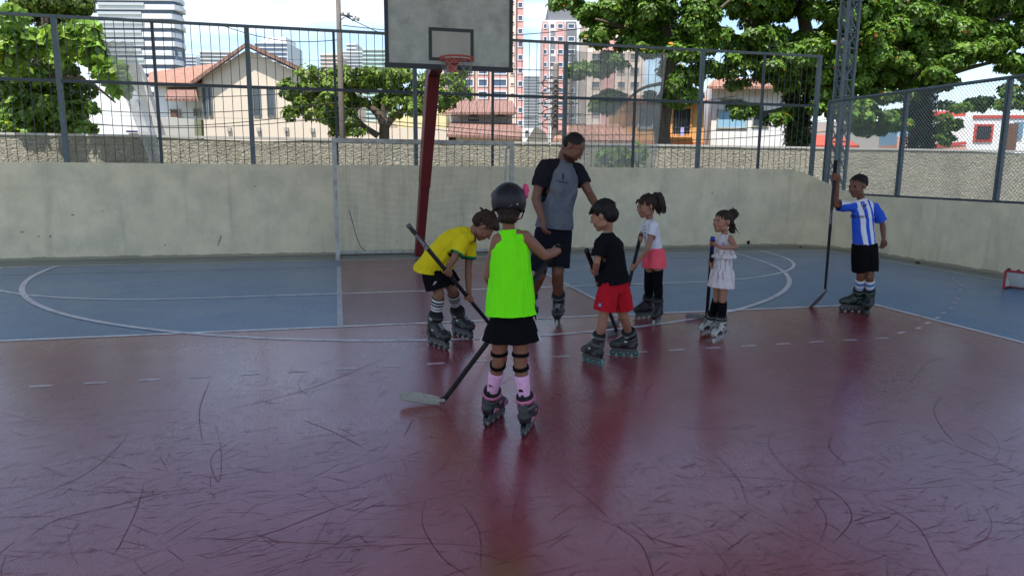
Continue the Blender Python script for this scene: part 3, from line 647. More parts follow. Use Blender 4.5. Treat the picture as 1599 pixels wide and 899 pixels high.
# beige gabled house
hd = 38; h = empty('gabled_house', base(400, hd), 'beige gabled house with slit windows and thin tiled eaves behind the goal', 'house')
walls(h, 'wall', 316, 516, [(316, 122), (385, 78), (462, 112), (516, 140)], hd, 9, M['beige'])
walls(h, 'annexe', 500, 700, [(500, 200), (560, 199), (560, 190), (602, 188), (602, 200), (700, 200)], hd + 1, 4, M['beige'])
roofslab(h, [(297, 134, hd - .5), (385, 72, hd - .5), (385, 74, hd + 9), (306, 132, hd + 9)], M['tile_old'], .2)
roofslab(h, [(385, 72, hd - .5), (475, 114, hd - .5), (520, 138, hd - .5), (512, 132, hd + 9), (385, 74, hd + 9)], M['tile_old'], .2)
for u0, u1, v0, v1 in ((317, 323, 137, 182), (326, 331, 137, 182), (396, 407, 136, 181), (418, 429, 138, 181)): win(h, u0, u1, v0, v1, hd, M['shutter'], M['glass'], fw=.05)
for u0, v0 in ((358, 202), (404, 202), (447, 202), (488, 203)):
    b = MB(); b.box(at(u0, v0, hd - .06), (.22, .14, .2), (right0, fwd0, up0)); b.build('vent_block', M['greywall'], h)
# cream wall
h = empty('cream_house', base(660, 33), 'pale yellow plastered house behind the red post', 'house')
walls(h, 'wall', 602, 698, [(602, 190), (640, 176), (698, 176)], 46, 5, M['cream']); 
h = empty('pale_green_shed', base(672, 50), 'pale shed wall with flat concrete top behind the spreading tree', 'shed')
walls(h, 'wall', 678, 712, [(678, 172), (712, 172)], 48, 3, M['cream'])
# centre two storey house
hd = 42; h = empty('two_storey_house', base(755, hd), 'two storey house with brown ribbed tile roofs and arched openings behind the coach', 'house')
walls(h, 'wall', 703, 800, [(703, 176), (800, 176)], hd, 8, M['greywall'])
roofslab(h, [(700, 179, hd - .8), (808, 179, hd - .8), (800, 161, hd + 3), (714, 161, hd + 3)], M['tile_old'])
roofslab(h, [(690, 180, hd + .1), (712, 176, hd + .1), (716, 160, hd + 3), (700, 160, hd + 3)], M['tile'])
roofslab(h, [(698, 214, hd - 4), (817, 218, hd - 4), (808, 197, hd - .1), (703, 194, hd - .1)], M['tile_old'], name='lower_roof')
walls(h, 'lower_wall', 712, 816, [(712, 214), (816, 218)], hd - 3.4, 3.3, M['peachtower'])
for u0, u1, v0, v1 in ((730, 749, 183, 191), (772, 792, 183, 196)):
    f = win(h, u0, u1, v0 + 2, v1, hd, M['greywall'], M['glass']); 
    x0, x1 = lz(u0, 190, hd)[0], lz(u1, 190, hd)[0]; zc = lz(u0, v0 + 2, hd)[1]; b = MB()
    b.prism([W((x0 + x1) / 2 + (x1 - x0) / 2 * math.cos(a * math.pi / 10), hd - .03, zc + .22 * math.sin(a * math.pi / 10)) for a in range(11)], fwd0 * .02); b.build('arch', M['glass'], f)
h = empty('gabled_shed', base(845, 36), 'small grey thatch-like gabled roof shed just left of the coach', 'shed')
walls(h, 'wall', 816, 840, [(816, 200), (840, 200)], 37, 2, M['white']); win(h, 820, 825, 204, 210, 37, M['greywall'], M['glass'], fw=.03)
poly(h, 'roof', [(818, 226), (836, 197), (852, 207), (858, 226)], 36, 3, mat('grey_thatch', (.17, .16, .14), .95, .3, 8, .02, 30))
h = empty('red_roof_shed', base(930, 33), 'long low roof of red clay tiles just above the boundary wall', 'shed')
walls(h, 'wall', 868, 990, [(868, 222), (990, 222)], 33, 4, M['white'])
roofslab(h, [(862, 224, 32.6), (996, 224, 32.6), (966, 198, 37), (878, 200, 37)], M['tile'])
# orange house and white house
hd = 36; h = empty('orange_house', base(1040, hd), 'orange plastered house with a large barred window behind the tree trunk', 'house')
walls(h, 'wall', 976, 1100, [(976, 160), (1100, 160)], hd, 6, M['orange'])
win(h, 1049, 1079, 169, 211, hd, M['orange'], M['glass'], bars=7, fw=.1, sill=True)
win(h, 997, 1020, 165, 200, hd, M['white_paint'], M['shutter'], fw=.08)
poly(h, 'plinth_band', [(976, 222), (1100, 222), (1100, 229), (976, 229)], hd - .05, .04, mat('deep_orange', (.50, .16, .05)))
roofslab(h, [(970, 160, hd - .5), (1104, 162, hd - .5), (1104, 156, hd + 3), (970, 152, hd + 3)], M['tile'])
b = MB(); p = at(1065, 206, hd - .12); b.box(p, (.16, .1, .42), (right0, fwd0, up0)); b.build('hanging_cloth', mat('lilac_cloth', (.4, .4, .75)), h)
hd = 39; h = empty('white_tiled_house', base(1165, hd), 'white two storey house with an orange tile eave among the tree branches', 'house')
walls(h, 'wall', 1112, 1236, [(1112, 137), (1236, 137)], hd, 7, M['white'])
roofslab(h, [(1104, 139, hd - .7), (1244, 139, hd - .7), (1238, 126, hd + 3), (1118, 126, hd + 3)], M['tile'])
win(h, 1120, 1166, 172, 200, hd, M['white_paint'], M['lightblue'], fw=.08); win(h, 1125, 1160, 155, 162, hd, M['white_paint'], M['shutter']); win(h, 1175, 1200, 175, 198, hd, M['white_paint'], M['glass'])
# right
hd = 42; h = empty('red_awning_house', base(1310, hd), 'grey house with a low bright red tiled roof right of the lattice column', 'house')
walls(h, 'wall', 1262, 1400, [(1262, 190), (1330, 190), (1330, 200), (1400, 200)], hd, 5, M['greywall'])
roofslab(h, [(1266, 231, hd - 3), (1342, 231, hd - 3), (1312, 216, hd - .1), (1270, 214, hd - .1)], M['tile_red'])
win(h, 1374, 1389, 200, 224, hd, M['greywall'], M['wood']); win(h, 1312, 1318, 198, 218, hd, M['white_paint'], M['glass'])
h = empty('blue_peach_house', base(1420, 40), 'small house with light blue upper wall and peach lower wall beside the tree trunk', 'house')
walls(h, 'lower_wall', 1402, 1450, [(1402, 213), (1450, 213)], 40, 4, M['pinkpeach']); walls(h, 'upper_wall', 1402, 1450, [(1402, 190), (1450, 190)], 40.1, 3.5, M['lightblue'])
hd = 41; h = empty('red_trim_house', base(1530, hd), 'white brick house with red trim and red framed grille window at the far right', 'house')
walls(h, 'wall', 1455, 1640, [(1455, 184), (1500, 182), (1640, 182)], hd, 7, M['white'])
walls(h, 'back_wall', 1452, 1520, [(1452, 170), (1520, 170)], hd + 7.2, 3, M['white'])
poly(h, 'red_band', [(1520, 180), (1640, 180), (1640, 185), (1520, 185)], hd - .06, .05, M['redtrim'])
poly(h, 'red_parapet', [(1452, 174), (1508, 174), (1508, 183), (1452, 183)], hd + 7, .1, M['redtrim'])
poly(h, 'low_red_band', [(1455, 225), (1509, 221), (1509, 226), (1455, 231)], hd - .5, .3, M['redtrim'])
poly(h, 'peach_step', [(1455, 227), (1509, 227), (1509, 240), (1455, 240)], hd - .45, .3, M['pinkpeach'])
win(h, 1522, 1548, 196, 220, hd, M['redtrim'], M['glass'], bars=8, fw=.14)
b = MB(); b.box(at(1580, 214, hd - .06), (.55, .1, 1.5), (right0, fwd0, up0)); b.build('door', M['wood'], h)
b = MB(); b.box(at(1590, 203, hd - .05), (.5, .1, .9), (right0, fwd0, up0)); b.build('blue_door', mat('blue_door', (.12, .22, .30)), h)
poly(h, 'red_sill', [(1566, 214), (1573, 214), (1573, 220), (1566, 220)], hd - .06, .05, M['redtrim'])
# ------------------------------------------------------------------ towers
def tower(name, label, u0, u1, vt, hd, depth, m_, yaw=0):
    x0, x1 = lz(u0, vt, hd)[0], lz(u1, vt, hd)[0]; z = lz((u0 + u1) / 2, vt, hd)[1]
    o = empty(name, W((x0 + x1) / 2, hd, 0), label, 'tower'); b = MB(); b.box(W((x0 + x1) / 2, hd + depth / 2, z / 2), (x1 - x0, depth, z), (right0, fwd0, up0)); b.build('wall', m_, o); return o
def strips(o, u0, u1, vs_, h_px, hd, m_, name, proud=.15, slope=0):
    for v_ in vs_:
        x0, x1 = lz(u0, v_, hd)[0], lz(u1, v_, hd)[0]; z = lz((u0 + u1) / 2, v_, hd)[1]; hh = h_px / F_PX * hd
        b = MB(); b.box(W((x0 + x1) / 2, hd - proud / 2, z), (x1 - x0, proud, hh), (right0, fwd0, up0)); b.build(name, m_, o)
# blue-white tower (angled balconies on the right side)
hd = 190; T = tower('apartment_tower', 'tall apartment tower of white balcony bands and blue glass at upper left', 140, 266, -60, hd, 5, M['bluewin'])
vsf = [-55 + 14.2 * i for i in range(21)]
for i, v_ in enumerate(vsf):
    b = MB(); x0 = lz(132, v_, hd)[0]; x1 = lz(268, v_, hd)[0]; x2 = lz(288, v_, hd + 10)[0]; z = lz(200, v_, hd)[1]; hh = 7.0 / F_PX * hd; e = 1.2 if i % 2 else .5
    b.prism([W(x0, hd - 1.0, z), W(x1 + e, hd - 1.0, z), W(x1 + e + 1.2, hd + 1.5, z), W(x1 + e * .5 + .4, hd + 6, z), W(x0, hd + 6, z)], (0, 0, hh)); b.build('balcony_band', M['whitetower'], T)
    if v_ > -20:
        b = MB(); xa, xb = lz(157, v_, hd)[0], lz(225 + (4 if i % 2 else 0), v_, hd)[0]; b.box(W((xa + xb) / 2, hd - 1.2, z + hh * 1.0), ((xb - xa), .3, hh * .55), (right0, fwd0, up0)); b.build('glass_rail', mat('rail', (.42, .46, .48), .4) if 'rail' not in M else M['rail'], T)
        M['rail'] = bpy.data.materials.get('rail')
def small(name, label, u0, u1, vt, hd, base_m, band_m, step, bh, jut=0):
    T = tower(name, label, u0, u1, vt, hd, 12, base_m); n = int((225 - vt) / step)
    strips(T, u0, u1 + jut, [vt + step * (i + .6) for i in range(min(n, 24))], bh, hd, band_m, 'window_band'); return T
small('far_tower', 'pale far apartment block just right of the banded tower', 288, 306, 88, 230, M['whitetower'], M['bluewin'], 5, 1.8)
small('far_tower', 'low white far block with a roof mast left of the gable', 312, 362, 80, 210, M['whitetower'], M['shutter'], 5.5, 1.8)
T = small('far_tower', 'white far block with dark window bands above the gable peak', 398, 448, 66, 170, M['whitetower'], M['bluewin'], 7, 3)
walls(T, 'penthouse', 408, 446, [(408, 58), (446, 58)], 172, 8, M['whitetower'])
small('far_tower', 'tan far block left of the utility pole', 500, 527, 84, 200, M['peachtower'], M['shutter'], 6, 2)
small('far_tower', 'white far block with long balconies right of the utility pole', 527, 566, 80, 210, M['whitetower'], M['shutter'], 5, 2)
small('far_tower', 'slim grey far block with a raised centre behind the utility pole', 541, 556, 68, 260, M['whitetower'], M['shutter'], 6, 2)
small('far_tower', 'pale green far block left of the backboard', 566, 612, 76, 190, mat('pale_green', (.45, .62, .55)), M['shutter'], 6.5, 2.2)
T = small('far_tower', 'small white banded tower right of the pink tower', 818, 848, 118, 170, M['whitetower'], M['shutter'], 4.6, 1.8)
# pink tower
hd = 125; T = tower('pink_tower', 'tall pink and cream apartment tower behind the hoop', 704, 806, -30, hd, 16, M['peachtower'])
walls(T, 'side_wing', 806, 817, [(806, -30), (818, -30)], hd + 1, 14, M['pinktower'])
for u0, u1 in ((690, 712), (716, 740), (746, 762), (766, 792)):
    walls(T, 'pink_bay', u0, u1, [(u0, 100 if u0 < 700 else -30), (u1, 100 if u0 < 700 else -30)], hd - .8, .75, M['pinktower'])
for k in range(15):
    v_ = -16 + 22 * k * .93
    if v_ < 190: win(T, 809, 816, v_, v_ + 8, hd + 1, M['whitetower'], M['bluewin'], .1, fw=.12)
for v_ in (105, 124, 143, 160):
    for u0, u1 in ((717, 739), (747, 761), (768, 791), (693, 711)): win(T, u0, u1, v_, v_ + 11, hd - .8, M['whitetower'], M['bluewin'], .12, fw=.15)
for k in range(14): win(T, 797, 803, -14 + 20 * k * .8, -14 + 20 * k * .8 + 4, hd, M['peachtower'], M['shutter'], .1, fw=.1)
# grey pink tower
hd = 135; T = tower('grey_pink_tower', 'grey topped apartment tower with pink and white stripes left of the big trees', 848, 912, 32, hd, 14, M['whitetower'])
walls(T, 'penthouse', 856, 912, [(856, 10), (876, 8), (912, 14)], hd + 1, 12, M['greytower'])
for u0, u1, mm in ((847, 856, 'pinktower'), (869, 882, 'pinktower'), (884, 900, 'greytower')): walls(T, 'coloured_strip', u0, u1, [(u0, 34), (u1, 34)], hd - .5, .45, M[mm])
for k in range(9):
    v_ = 38 + 20 * k
    if v_ > 190: break
    for u0, u1 in ((849, 854), (859, 866), (871, 879), (887, 897)): win(T, u0, u1, v_, v_ + 7, hd - .5, M['whitetower'], M['bluewin'], .1, fw=.12)
hd = 105; T = tower('salmon_tower', 'salmon coloured apartment block glimpsed through the big tree crowns', 918, 1010, 20, hd, 12, mat('salmon', (.72, .60, .52), .8, .08, .4))
for k in range(7):
    for u0, u1 in ((924, 936), (944, 956), (964, 976), (984, 998)): win(T, u0, u1, 40 + 22 * k, 50 + 22 * k, hd, M['peachtower'], M['shutter'], .1, fw=.1)
    walls(T, 'salmon_bay', 940 , 960, [(940, 24), (960, 24)], hd - .3, .28, M['pinktower']) if k == 0 else None
small('far_tower', 'white far block between the grey tower and the tree crowns', 905, 930, 60, 160, M['whitetower'], M['shutter'], 7, 2.4)
# ------------------------------------------------------------------ utility poles and wires
def upole(u, vt, hd, name, label, wpx):
    p = base(u, hd); z = lz(u, vt, hd)[1]; o = empty(name, p, label, 'utility pole'); r_ = wpx / F_PX * hd / 2
    b = MB(); b.path([p + V((0, 0, zz)) for zz in (0, z * .5, z)], r_, 10, rr=[r_ * 1.15, r_, r_ * .8]); b.build('pole', M['pole'], o, True); return o, p, z
P1, p1, z1 = upole(535, -12, 27, 'utility_pole', 'tall concrete utility pole behind the goal', 9)
b = MB(); q = at(541, 25, 27); b.bar(at(528, 23, 27), at(556, 27, 27), .05); b.path([q + V((0, -.1, 0)) + right0 * (.25 * math.cos(a)) + V((0, 0, .3 * math.sin(a) - .35)) for a in [i * .5 for i in range(1, 9)]], .018, 5); b.build('crossarm', M['cable'], P1)
for du in (-6, 3, 12, 18): b = MB(); q = at(541 + du, 25 if du < 5 else 33, 26.9); b.path([q, q + V((0, 0, .09)), q + V((0, 0, .18))], .05, 8, rr=[.05, .07, .03]); b.build('insulator', M['greywall'], P1, True)
P2, p2, z2 = upole(866, 100, 34, 'utility_pole', 'weathered utility pole with tangled brackets behind the coach', 11)
b = MB()
for k in range(5): q = at(866, 130 + 16 * k, 33.8); b.bar(q - right0 * .8, q + right0 * (.7 + .2 * k % 3), .05); b.path([q + right0 * (.6 * math.cos(a)) + V((0, 0, .25 * math.sin(a))) for a in [i * .6 for i in range(8)]], .025, 5)
b.build('bracket', M['cable'], P2)
P3, p3, z3 = upole(887, 105, 42, 'utility_pole', 'slimmer pale utility pole beside the tangled one', 6)
P4, p4, z4 = upole(238, 180, 30, 'utility_pole', 'short grey post at the edge of the white house', 4)
def wire(name, a, c, sag, label, r_=.015):
    b = MB(); b.path([a.lerp(c, t / 16) - V((0, 0, sag * math.sin(math.pi * t / 16))) for t in range(17)], r_, 5); o = b.build(name, M['cable']); settle(o, a); tag(o, label, 'cable', 'overhead cables beyond the fence')
hh = 27
CL = ['highest of the cables running left from the tall utility pole towards the leafy tree', 'second cable down running left from the tall utility pole', 'third cable down running left from the tall utility pole', 'upper cable from the tall utility pole towards the orange house', 'middle cable from the tall utility pole towards the lattice column', 'lowest cable from the tall utility pole towards the lattice column', 'sagging cable from the crossarm of the tall pole to the tangled pole', 'thin cable crossing the sky above the gabled house', 'cable crossing the banded apartment tower at the left', 'cable passing behind the backboard at the height of the crossarm']
for i, (u0, v0, u1, v1, s_) in enumerate([(-60, 150, 535, 160, .5), (-60, 172, 535, 172, .6), (-60, 165, 535, 182, .6), (535, 168, 1150, 150, .6), (535, 180, 1300, 186, .7), (535, 186, 1300, 205, .6), (541, 27, 866, 110, .6), (340, 38, 535, 62, .3), (-60, 118, 535, 140, .5), (535, 40, 1000, 30, .5)]):
    wire('overhead_cable', at(u0, v0, hh), at(u1, v1, hh + (3 if u1 > 800 else 0)), s_, CL[i])
# ------------------------------------------------------------------ translucent net sheets on the fence
def netsheet(name, px, y, label, dens=.4):
    m_ = mat(name + '_mat', (.50, .50, .47), .9, .15, 3); nn = m_.node_tree; b_ = nn.nodes['Principled BSDF']
    tcn = nn.nodes.new('ShaderNodeTexCoord'); a = nn.nodes.new('ShaderNodeTexNoise'); a.inputs['Scale'].default_value = 2.2; a.inputs['Detail'].default_value = 6; nn.links.new(tcn.outputs['Object'], a.inputs[0])
    r_ = nn.nodes.new('ShaderNodeMapRange'); r_.inputs[1].default_value = .3; r_.inputs[2].default_value = .7; r_.inputs[3].default_value = dens - .1; r_.inputs[4].default_value = dens + .14; nn.links.new(a.outputs['Fac'], r_.inputs[0]); nn.links.new(r_.outputs[0], b_.inputs['Alpha'])
    P = [atY(u, v_, y) for u, v_ in px]; nx, ny = 30, 24; b = MB(); vs = []
    for j in range(ny + 1):
        for i in range(nx + 1):
            s_, t = i / nx, j / ny; p = P[0].lerp(P[1], s_).lerp(P[3].lerp(P[2], s_), t); p.y += .02 * math.sin(9 * s_ + 3 * t) + .015 * math.sin(4 * s_ - 8 * t); p.z += (-.03 * math.sin(math.pi * s_ * 3) ** 2) * (1 - t); vs.append(p)
    b.add(vs, [(j * (nx + 1) + i, j * (nx + 1) + i + 1, (j + 1) * (nx + 1) + i + 1, (j + 1) * (nx + 1) + i) for j in range(ny) for i in range(nx)])
    o = b.build(name, m_, None, True, fix=False); sd = o.modifiers.new('s', 'SOLIDIFY'); sd.thickness = .002; settle(o, P[3]); tag(o, label, 'net')
netsheet('shade_net', [(890, 78), (1042, 82), (1022, 262), (888, 262)], FY + .16, 'grey translucent netting tied to the bar fence right of the coach', .34)
netsheet('shade_net', [(160, 62), (208, 66), (256, 258), (236, 258)], FY + .16, 'narrow slanting strip of grey netting on the bar fence at left', .34)
# ------------------------------------------------------------------ trees
def leafmat(name, base, var=.35):
    m_ = bpy.data.materials.new(name); m_.use_nodes = True; n = m_.node_tree; b_ = n.nodes['Principled BSDF']; b_.inputs['Roughness'].default_value = .45; b_.inputs['Specular IOR Level'].default_value = .4
    a = n.nodes.new('ShaderNodeAttribute'); a.attribute_name = 'tint'; mu = n.nodes.new('ShaderNodeMix'); mu.data_type = 'RGBA'; mu.blend_type = 'MULTIPLY'; mu.inputs['Factor'].default_value = 1; mu.inputs[6].default_value = (*base, 1)
    n.links.new(a.outputs['Color'], mu.inputs[7]); n.links.new(mu.outputs[2], b_.inputs['Base Color'])
    tr = n.nodes.new('ShaderNodeBsdfTranslucent'); n.links.new(mu.outputs[2], tr.inputs['Color']); ms = n.nodes.new('ShaderNodeMixShader'); ms.inputs[0].default_value = .35
    n.links.new(b_.outputs[0], ms.inputs[1]); n.links.new(tr.outputs[0], ms.inputs[2]); n.links.new(ms.outputs[0], n.nodes['Material Output'].inputs['Surface']); return m_
LM = {'almond': leafmat('almond_leaves', (.115, .235, .028)), 'vine': leafmat('vine_leaves', (.16, .28, .045)), 'umb': leafmat('tree_leaves', (.14, .23, .035)), 'dark': leafmat('ivy_leaves', (.045, .085, .025))}
def leaves(name, blobs, per, L_, Wd, k, m_, parent, up_bias=.5, orange=.005, shell=.55, seed=1, flat=.6, tintlo=.45, tinthi=1.25):
    """blobs: (centre, (rx,ry,rz), weight): rosettes of k leaves scattered in each blob"""
    rg = np.random.RandomState(seed); C = []; Nn = []
    for c, r_, wgt in blobs:
        n_ = int(per * wgt); d = rg.normal(size=(n_, 3)); d /= np.linalg.norm(d, axis=1)[:, None]; rad = (shell + (1 - shell) * rg.rand(n_)) ** .8; rad *= 1 + .12 * np.sin(d[:, 0] * 9 + c[0]) * np.cos(d[:, 2] * 8)
        C.append(np.array(c)[None] + d * rad[:, None] * np.array(r_)[None]); Nn.append(d)
    C = np.concatenate(C); Nn = np.concatenate(Nn); Nn[:, 2] += up_bias; Nn /= np.linalg.norm(Nn, axis=1)[:, None]; N = len(C)
    C = np.repeat(C, k, 0); Nn = np.repeat(Nn, k, 0); tn = np.repeat(tintlo + (tinthi - tintlo) * rg.rand(N), k); M_ = N * k
    rd = rg.normal(size=(M_, 3)); T = rd - (rd * Nn).sum(1)[:, None] * Nn; T /= np.linalg.norm(T, axis=1)[:, None] + 1e-9
    T = T + Nn * (rg.rand(M_, 1) * flat - .15); T /= np.linalg.norm(T, axis=1)[:, None]; S = np.cross(T, Nn); S /= np.linalg.norm(S, axis=1)[:, None] + 1e-9; Up = np.cross(S, T)
    l = L_ * (.65 + .6 * rg.rand(M_, 1)); w_ = Wd * (.75 + .5 * rg.rand(M_, 1)); dr = -l * (.10 + .25 * rg.rand(M_, 1))
    b0 = C + T * l * .08; r0 = C + T * l * .35 + S * w_ * .32 + Up * l * .06; r1 = C + T * l * .75 + S * w_ * .5 + Up * (l * .05 + dr * .4); tp = C + T * l * 1.05 + Up * dr; l1 = C + T * l * .75 - S * w_ * .5 + Up * (l * .05 + dr * .4); l0 = C + T * l * .35 - S * w_ * .32 + Up * l * .06
    vs = np.stack([b0, r0, r1, tp, l1, l0], 1).reshape(-1, 3); i0 = np.arange(M_) * 6
    fs = np.concatenate([np.stack([i0, i0 + 1, i0 + 2, i0 + 3], 1), np.stack([i0, i0 + 3, i0 + 4, i0 + 5], 1)])
    me = bpy.data.meshes.new(name); me.vertices.add(len(vs)); me.vertices.foreach_set('co', vs.astype(np.float32).ravel()); me.loops.add(len(fs) * 4); me.loops.foreach_set('vertex_index', fs.astype(np.int32).ravel())
    me.polygons.add(len(fs)); me.polygons.foreach_set('loop_start', (np.arange(len(fs)) * 4).astype(np.int32)); me.polygons.foreach_set('loop_total', np.full(len(fs), 4, np.int32)); me.update(); me.validate()
    tint = np.ones((len(vs), 4)); t_ = tn * (.85 + .3 * rg.rand(M_)); col = np.stack([t_ * (1 + .25 * (rg.rand(M_) - .3)), t_, t_ * .9, np.ones(M_)], 1)
    orr = rg.rand(M_) < orange; col[orr] = [6.5, 1.1, .9, 1]; yel = rg.rand(M_) < .05; col[yel & ~orr] *= [1.8, 1.35, .8, 1]
    tint = np.repeat(col, 6, 0); set_attr(me, 'tint', tint)
    return link(me, name, m_, parent)
def trunk_mesh(parent, segs, name='trunk'):
    b = MB()
    for pts, rs in segs:
        P = cr_([tuple(p) for p in pts], 5); n = len(P); rr_ = [np.interp(i / (n - 1) * (len(rs) - 1), range(len(rs)), rs) for i in range(n)]; b.path(P, .1, 10, rr=rr_)
    return b.build(name, M['bark'], parent, True)
def blob(u, v_, hd, ru, rv, rd=None, wgt=None):
    k = hd / F_PX; r3 = (ru * k, rd if rd else ru * k * .8, rv * k); return (tuple(at(u, v_, hd)), r3, wgt if wgt else (ru * rv) / 900)
rg = random.Random(11)
# big almond tree in the middle
hd = 26; t = empty('almond_tree', base(1048, hd + .5), 'almond tree with leaning ivy trunk in front of the orange house', 'tree')
p = base(1048, hd + .5)
trunk_mesh(t, [([p, at(1030, 200, hd + .5), at(1036, 160, hd + .5), at(1045, 100, hd + .4), at(1040, 40, hd), at(1020, -40, hd)], [.30, .22, .2, .2, .15, .1]), ([p + right0 * .3, at(1041, 215, hd + .5), at(1044, 170, hd + .5), at(1046, 120, hd + .4)], [.2, .14, .14, .12]),
               ([at(1042, 90, hd), at(985, 50, hd - .5), at(930, 30, hd - 1)], [.13, .08, .04]), ([at(1042, 80, hd), at(1095, 40, hd), at(1140, 0, hd)], [.13, .09, .04]), ([at(1040, 130, hd), at(1000, 140, hd), at(960, 175, hd)], [.08, .05, .03])])
bl = []
for u, v_, ru, rv in ((905, 12, 38, 18), (950, 0, 50, 34), (985, 40, 45, 30), (930, 60, 30, 14), (1020, 20, 50, 34), (1060, 50, 48, 34), (1100, 10, 44, 30), (1010, 75, 30, 18), (1065, 92, 42, 22), (985, 68, 28, 12), (1105, 55, 22, 26), (1000, -30, 90, 26), (925, 105, 34, 18), (945, 165, 30, 22), (1080, 70, 40, 30), (1055, 140, 30, 24), (1040, 155, 18, 18), (960, 95, 22, 12), (1075, 115, 30, 18)):
    for k in range(7): f_ = rg.uniform(.3, .62); bl.append(blob(u + rg.gauss(0, .42) * ru, v_ + rg.gauss(0, .42) * rv, hd + rg.uniform(-2, 2), ru * f_, rv * f_ * rg.uniform(.7, 1.1), None, ru * rv / 1100 * f_ * 1.05))
leaves('crown', bl, 150, .175, .095, 8, LM['almond'], t, seed=2)
# second almond (behind lattice, broad)
hd = 28.5; t = empty('almond_tree', base(1250, hd), 'broad almond tree with ivy-clad trunk beside the lattice column', 'tree'); p = base(1246, hd)
trunk_mesh(t, [([p, at(1246, 190, hd), at(1256, 140, hd), at(1262, 80, hd), at(1250, 0, hd)], [.4, .38, .34, .28, .2]), ([at(1262, 110, hd), at(1200, 60, hd), at(1150, 20, hd)], [.18, .12, .05]), ([at(1262, 90, hd), at(1330, 60, hd), at(1400, 40, hd)], [.18, .12, .05]), ([at(1250, 160, hd), at(1200, 175, hd - .5), at(1165, 170, hd - 1)], [.1, .06, .03])])
bl = []
for u, v_, ru, rv in ((1170, 5, 46, 28), (1215, 20, 50, 34), (1265, 5, 60, 36), (1190, 58, 40, 16), (1240, 60, 48, 26), (1160, 85, 34, 12), (1215, 88, 50, 14), (1280, 80, 44, 30), (1330, 30, 50, 40), (1345, 80, 46, 34), (1225, -30, 100, 24), (1200, 120, 44, 16), (1260, 130, 50, 26), (1140, 108, 26, 10), (1310, 150, 38, 24), (1350, 125, 44, 24), (1180, 170, 40, 10), (1215, 178, 26, 16), (1150, 128, 26, 9), (1345, 180, 26, 18), (1370, 60, 40, 40), (1200, 100, 60, 20), (1290, 110, 50, 24), (1150, 60, 40, 20), (1330, 165, 40, 26)):
    for k in range(7): f_ = rg.uniform(.3, .62); bl.append(blob(u + rg.gauss(0, .42) * ru, v_ + rg.gauss(0, .42) * rv, hd + rg.uniform(-2.2, 2), ru * f_, rv * f_ * rg.uniform(.7, 1.1), None, ru * rv / 1100 * f_ * 1.05))
leaves('crown', bl, 150, .185, .10, 8, LM['almond'], t, seed=3)
bl = [blob(1246, v_, hd, 24, 14, .6, .5) for v_ in (150, 165, 180, 195, 210, 222)]; leaves('ivy', bl, 520, .11, .09, 4, LM['dark'], t, seed=4, orange=0)
# third almond
hd = 30; t = empty('almond_tree', base(1438, hd), 'thick ivy-clad almond tree behind the chain link fence', 'tree'); p = base(1436, hd)
trunk_mesh(t, [([p, at(1438, 190, hd), at(1440, 140, hd), at(1445, 80, hd), at(1470, 10, hd)], [.4, .36, .34, .28, .2]), ([at(1442, 130, hd), at(1500, 110, hd), at(1560, 95, hd)], [.16, .1, .05]), ([at(1442, 110, hd), at(1400, 70, hd), at(1370, 40, hd)], [.16, .1, .05]), ([at(1445, 90, hd), at(1510, 50, hd), at(1580, 20, hd)], [.14, .1, .05])])
bl = []
for u, v_, ru, rv in ((1400, 10, 50, 36), (1450, 5, 60, 34), (1520, 10, 60, 34), (1580, 5, 50, 34), (1400, 62, 44, 26), (1450, 60, 30, 26), (1500, 58, 40, 18), (1560, 55, 50, 26), (1610, 50, 40, 36), (1425, 105, 44, 22), (1520, 88, 34, 12), (1580, 96, 40, 14), (1390, 150, 40, 16), (1400, 185, 34, 18), (1460, 130, 40, 14), (1500, 165, 36, 10), (1550, 160, 40, 13), (1600, 155, 34, 22), (1475, 195, 22, 14), (1478, 215, 14, 8), (1480, -30, 120, 24), (1600, 115, 26, 24), (1650, 60, 40, 60), (1375, 110, 24, 22), (1460, 90, 50, 24), (1400, 130, 50, 22), (1350, 200, 30, 16), (1540, 75, 60, 20), (1480, 40, 60, 30)):
    for k in range(7): f_ = rg.uniform(.3, .62); bl.append(blob(u + rg.gauss(0, .42) * ru, v_ + rg.gauss(0, .42) * rv, hd + rg.uniform(-2.2, 2), ru * f_, rv * f_ * rg.uniform(.7, 1.1), None, ru * rv / 1100 * f_ * 1.05))
leaves('crown', bl, 140, .185, .10, 8, LM['almond'], t, seed=5)
bl = [blob(1438, v_, hd, 22, 14, .6, .5) for v_ in (140, 155, 170, 185, 200, 215, 226)]; leaves('ivy', bl, 520, .11, .09, 4, LM['dark'], t, seed=6, orange=0)
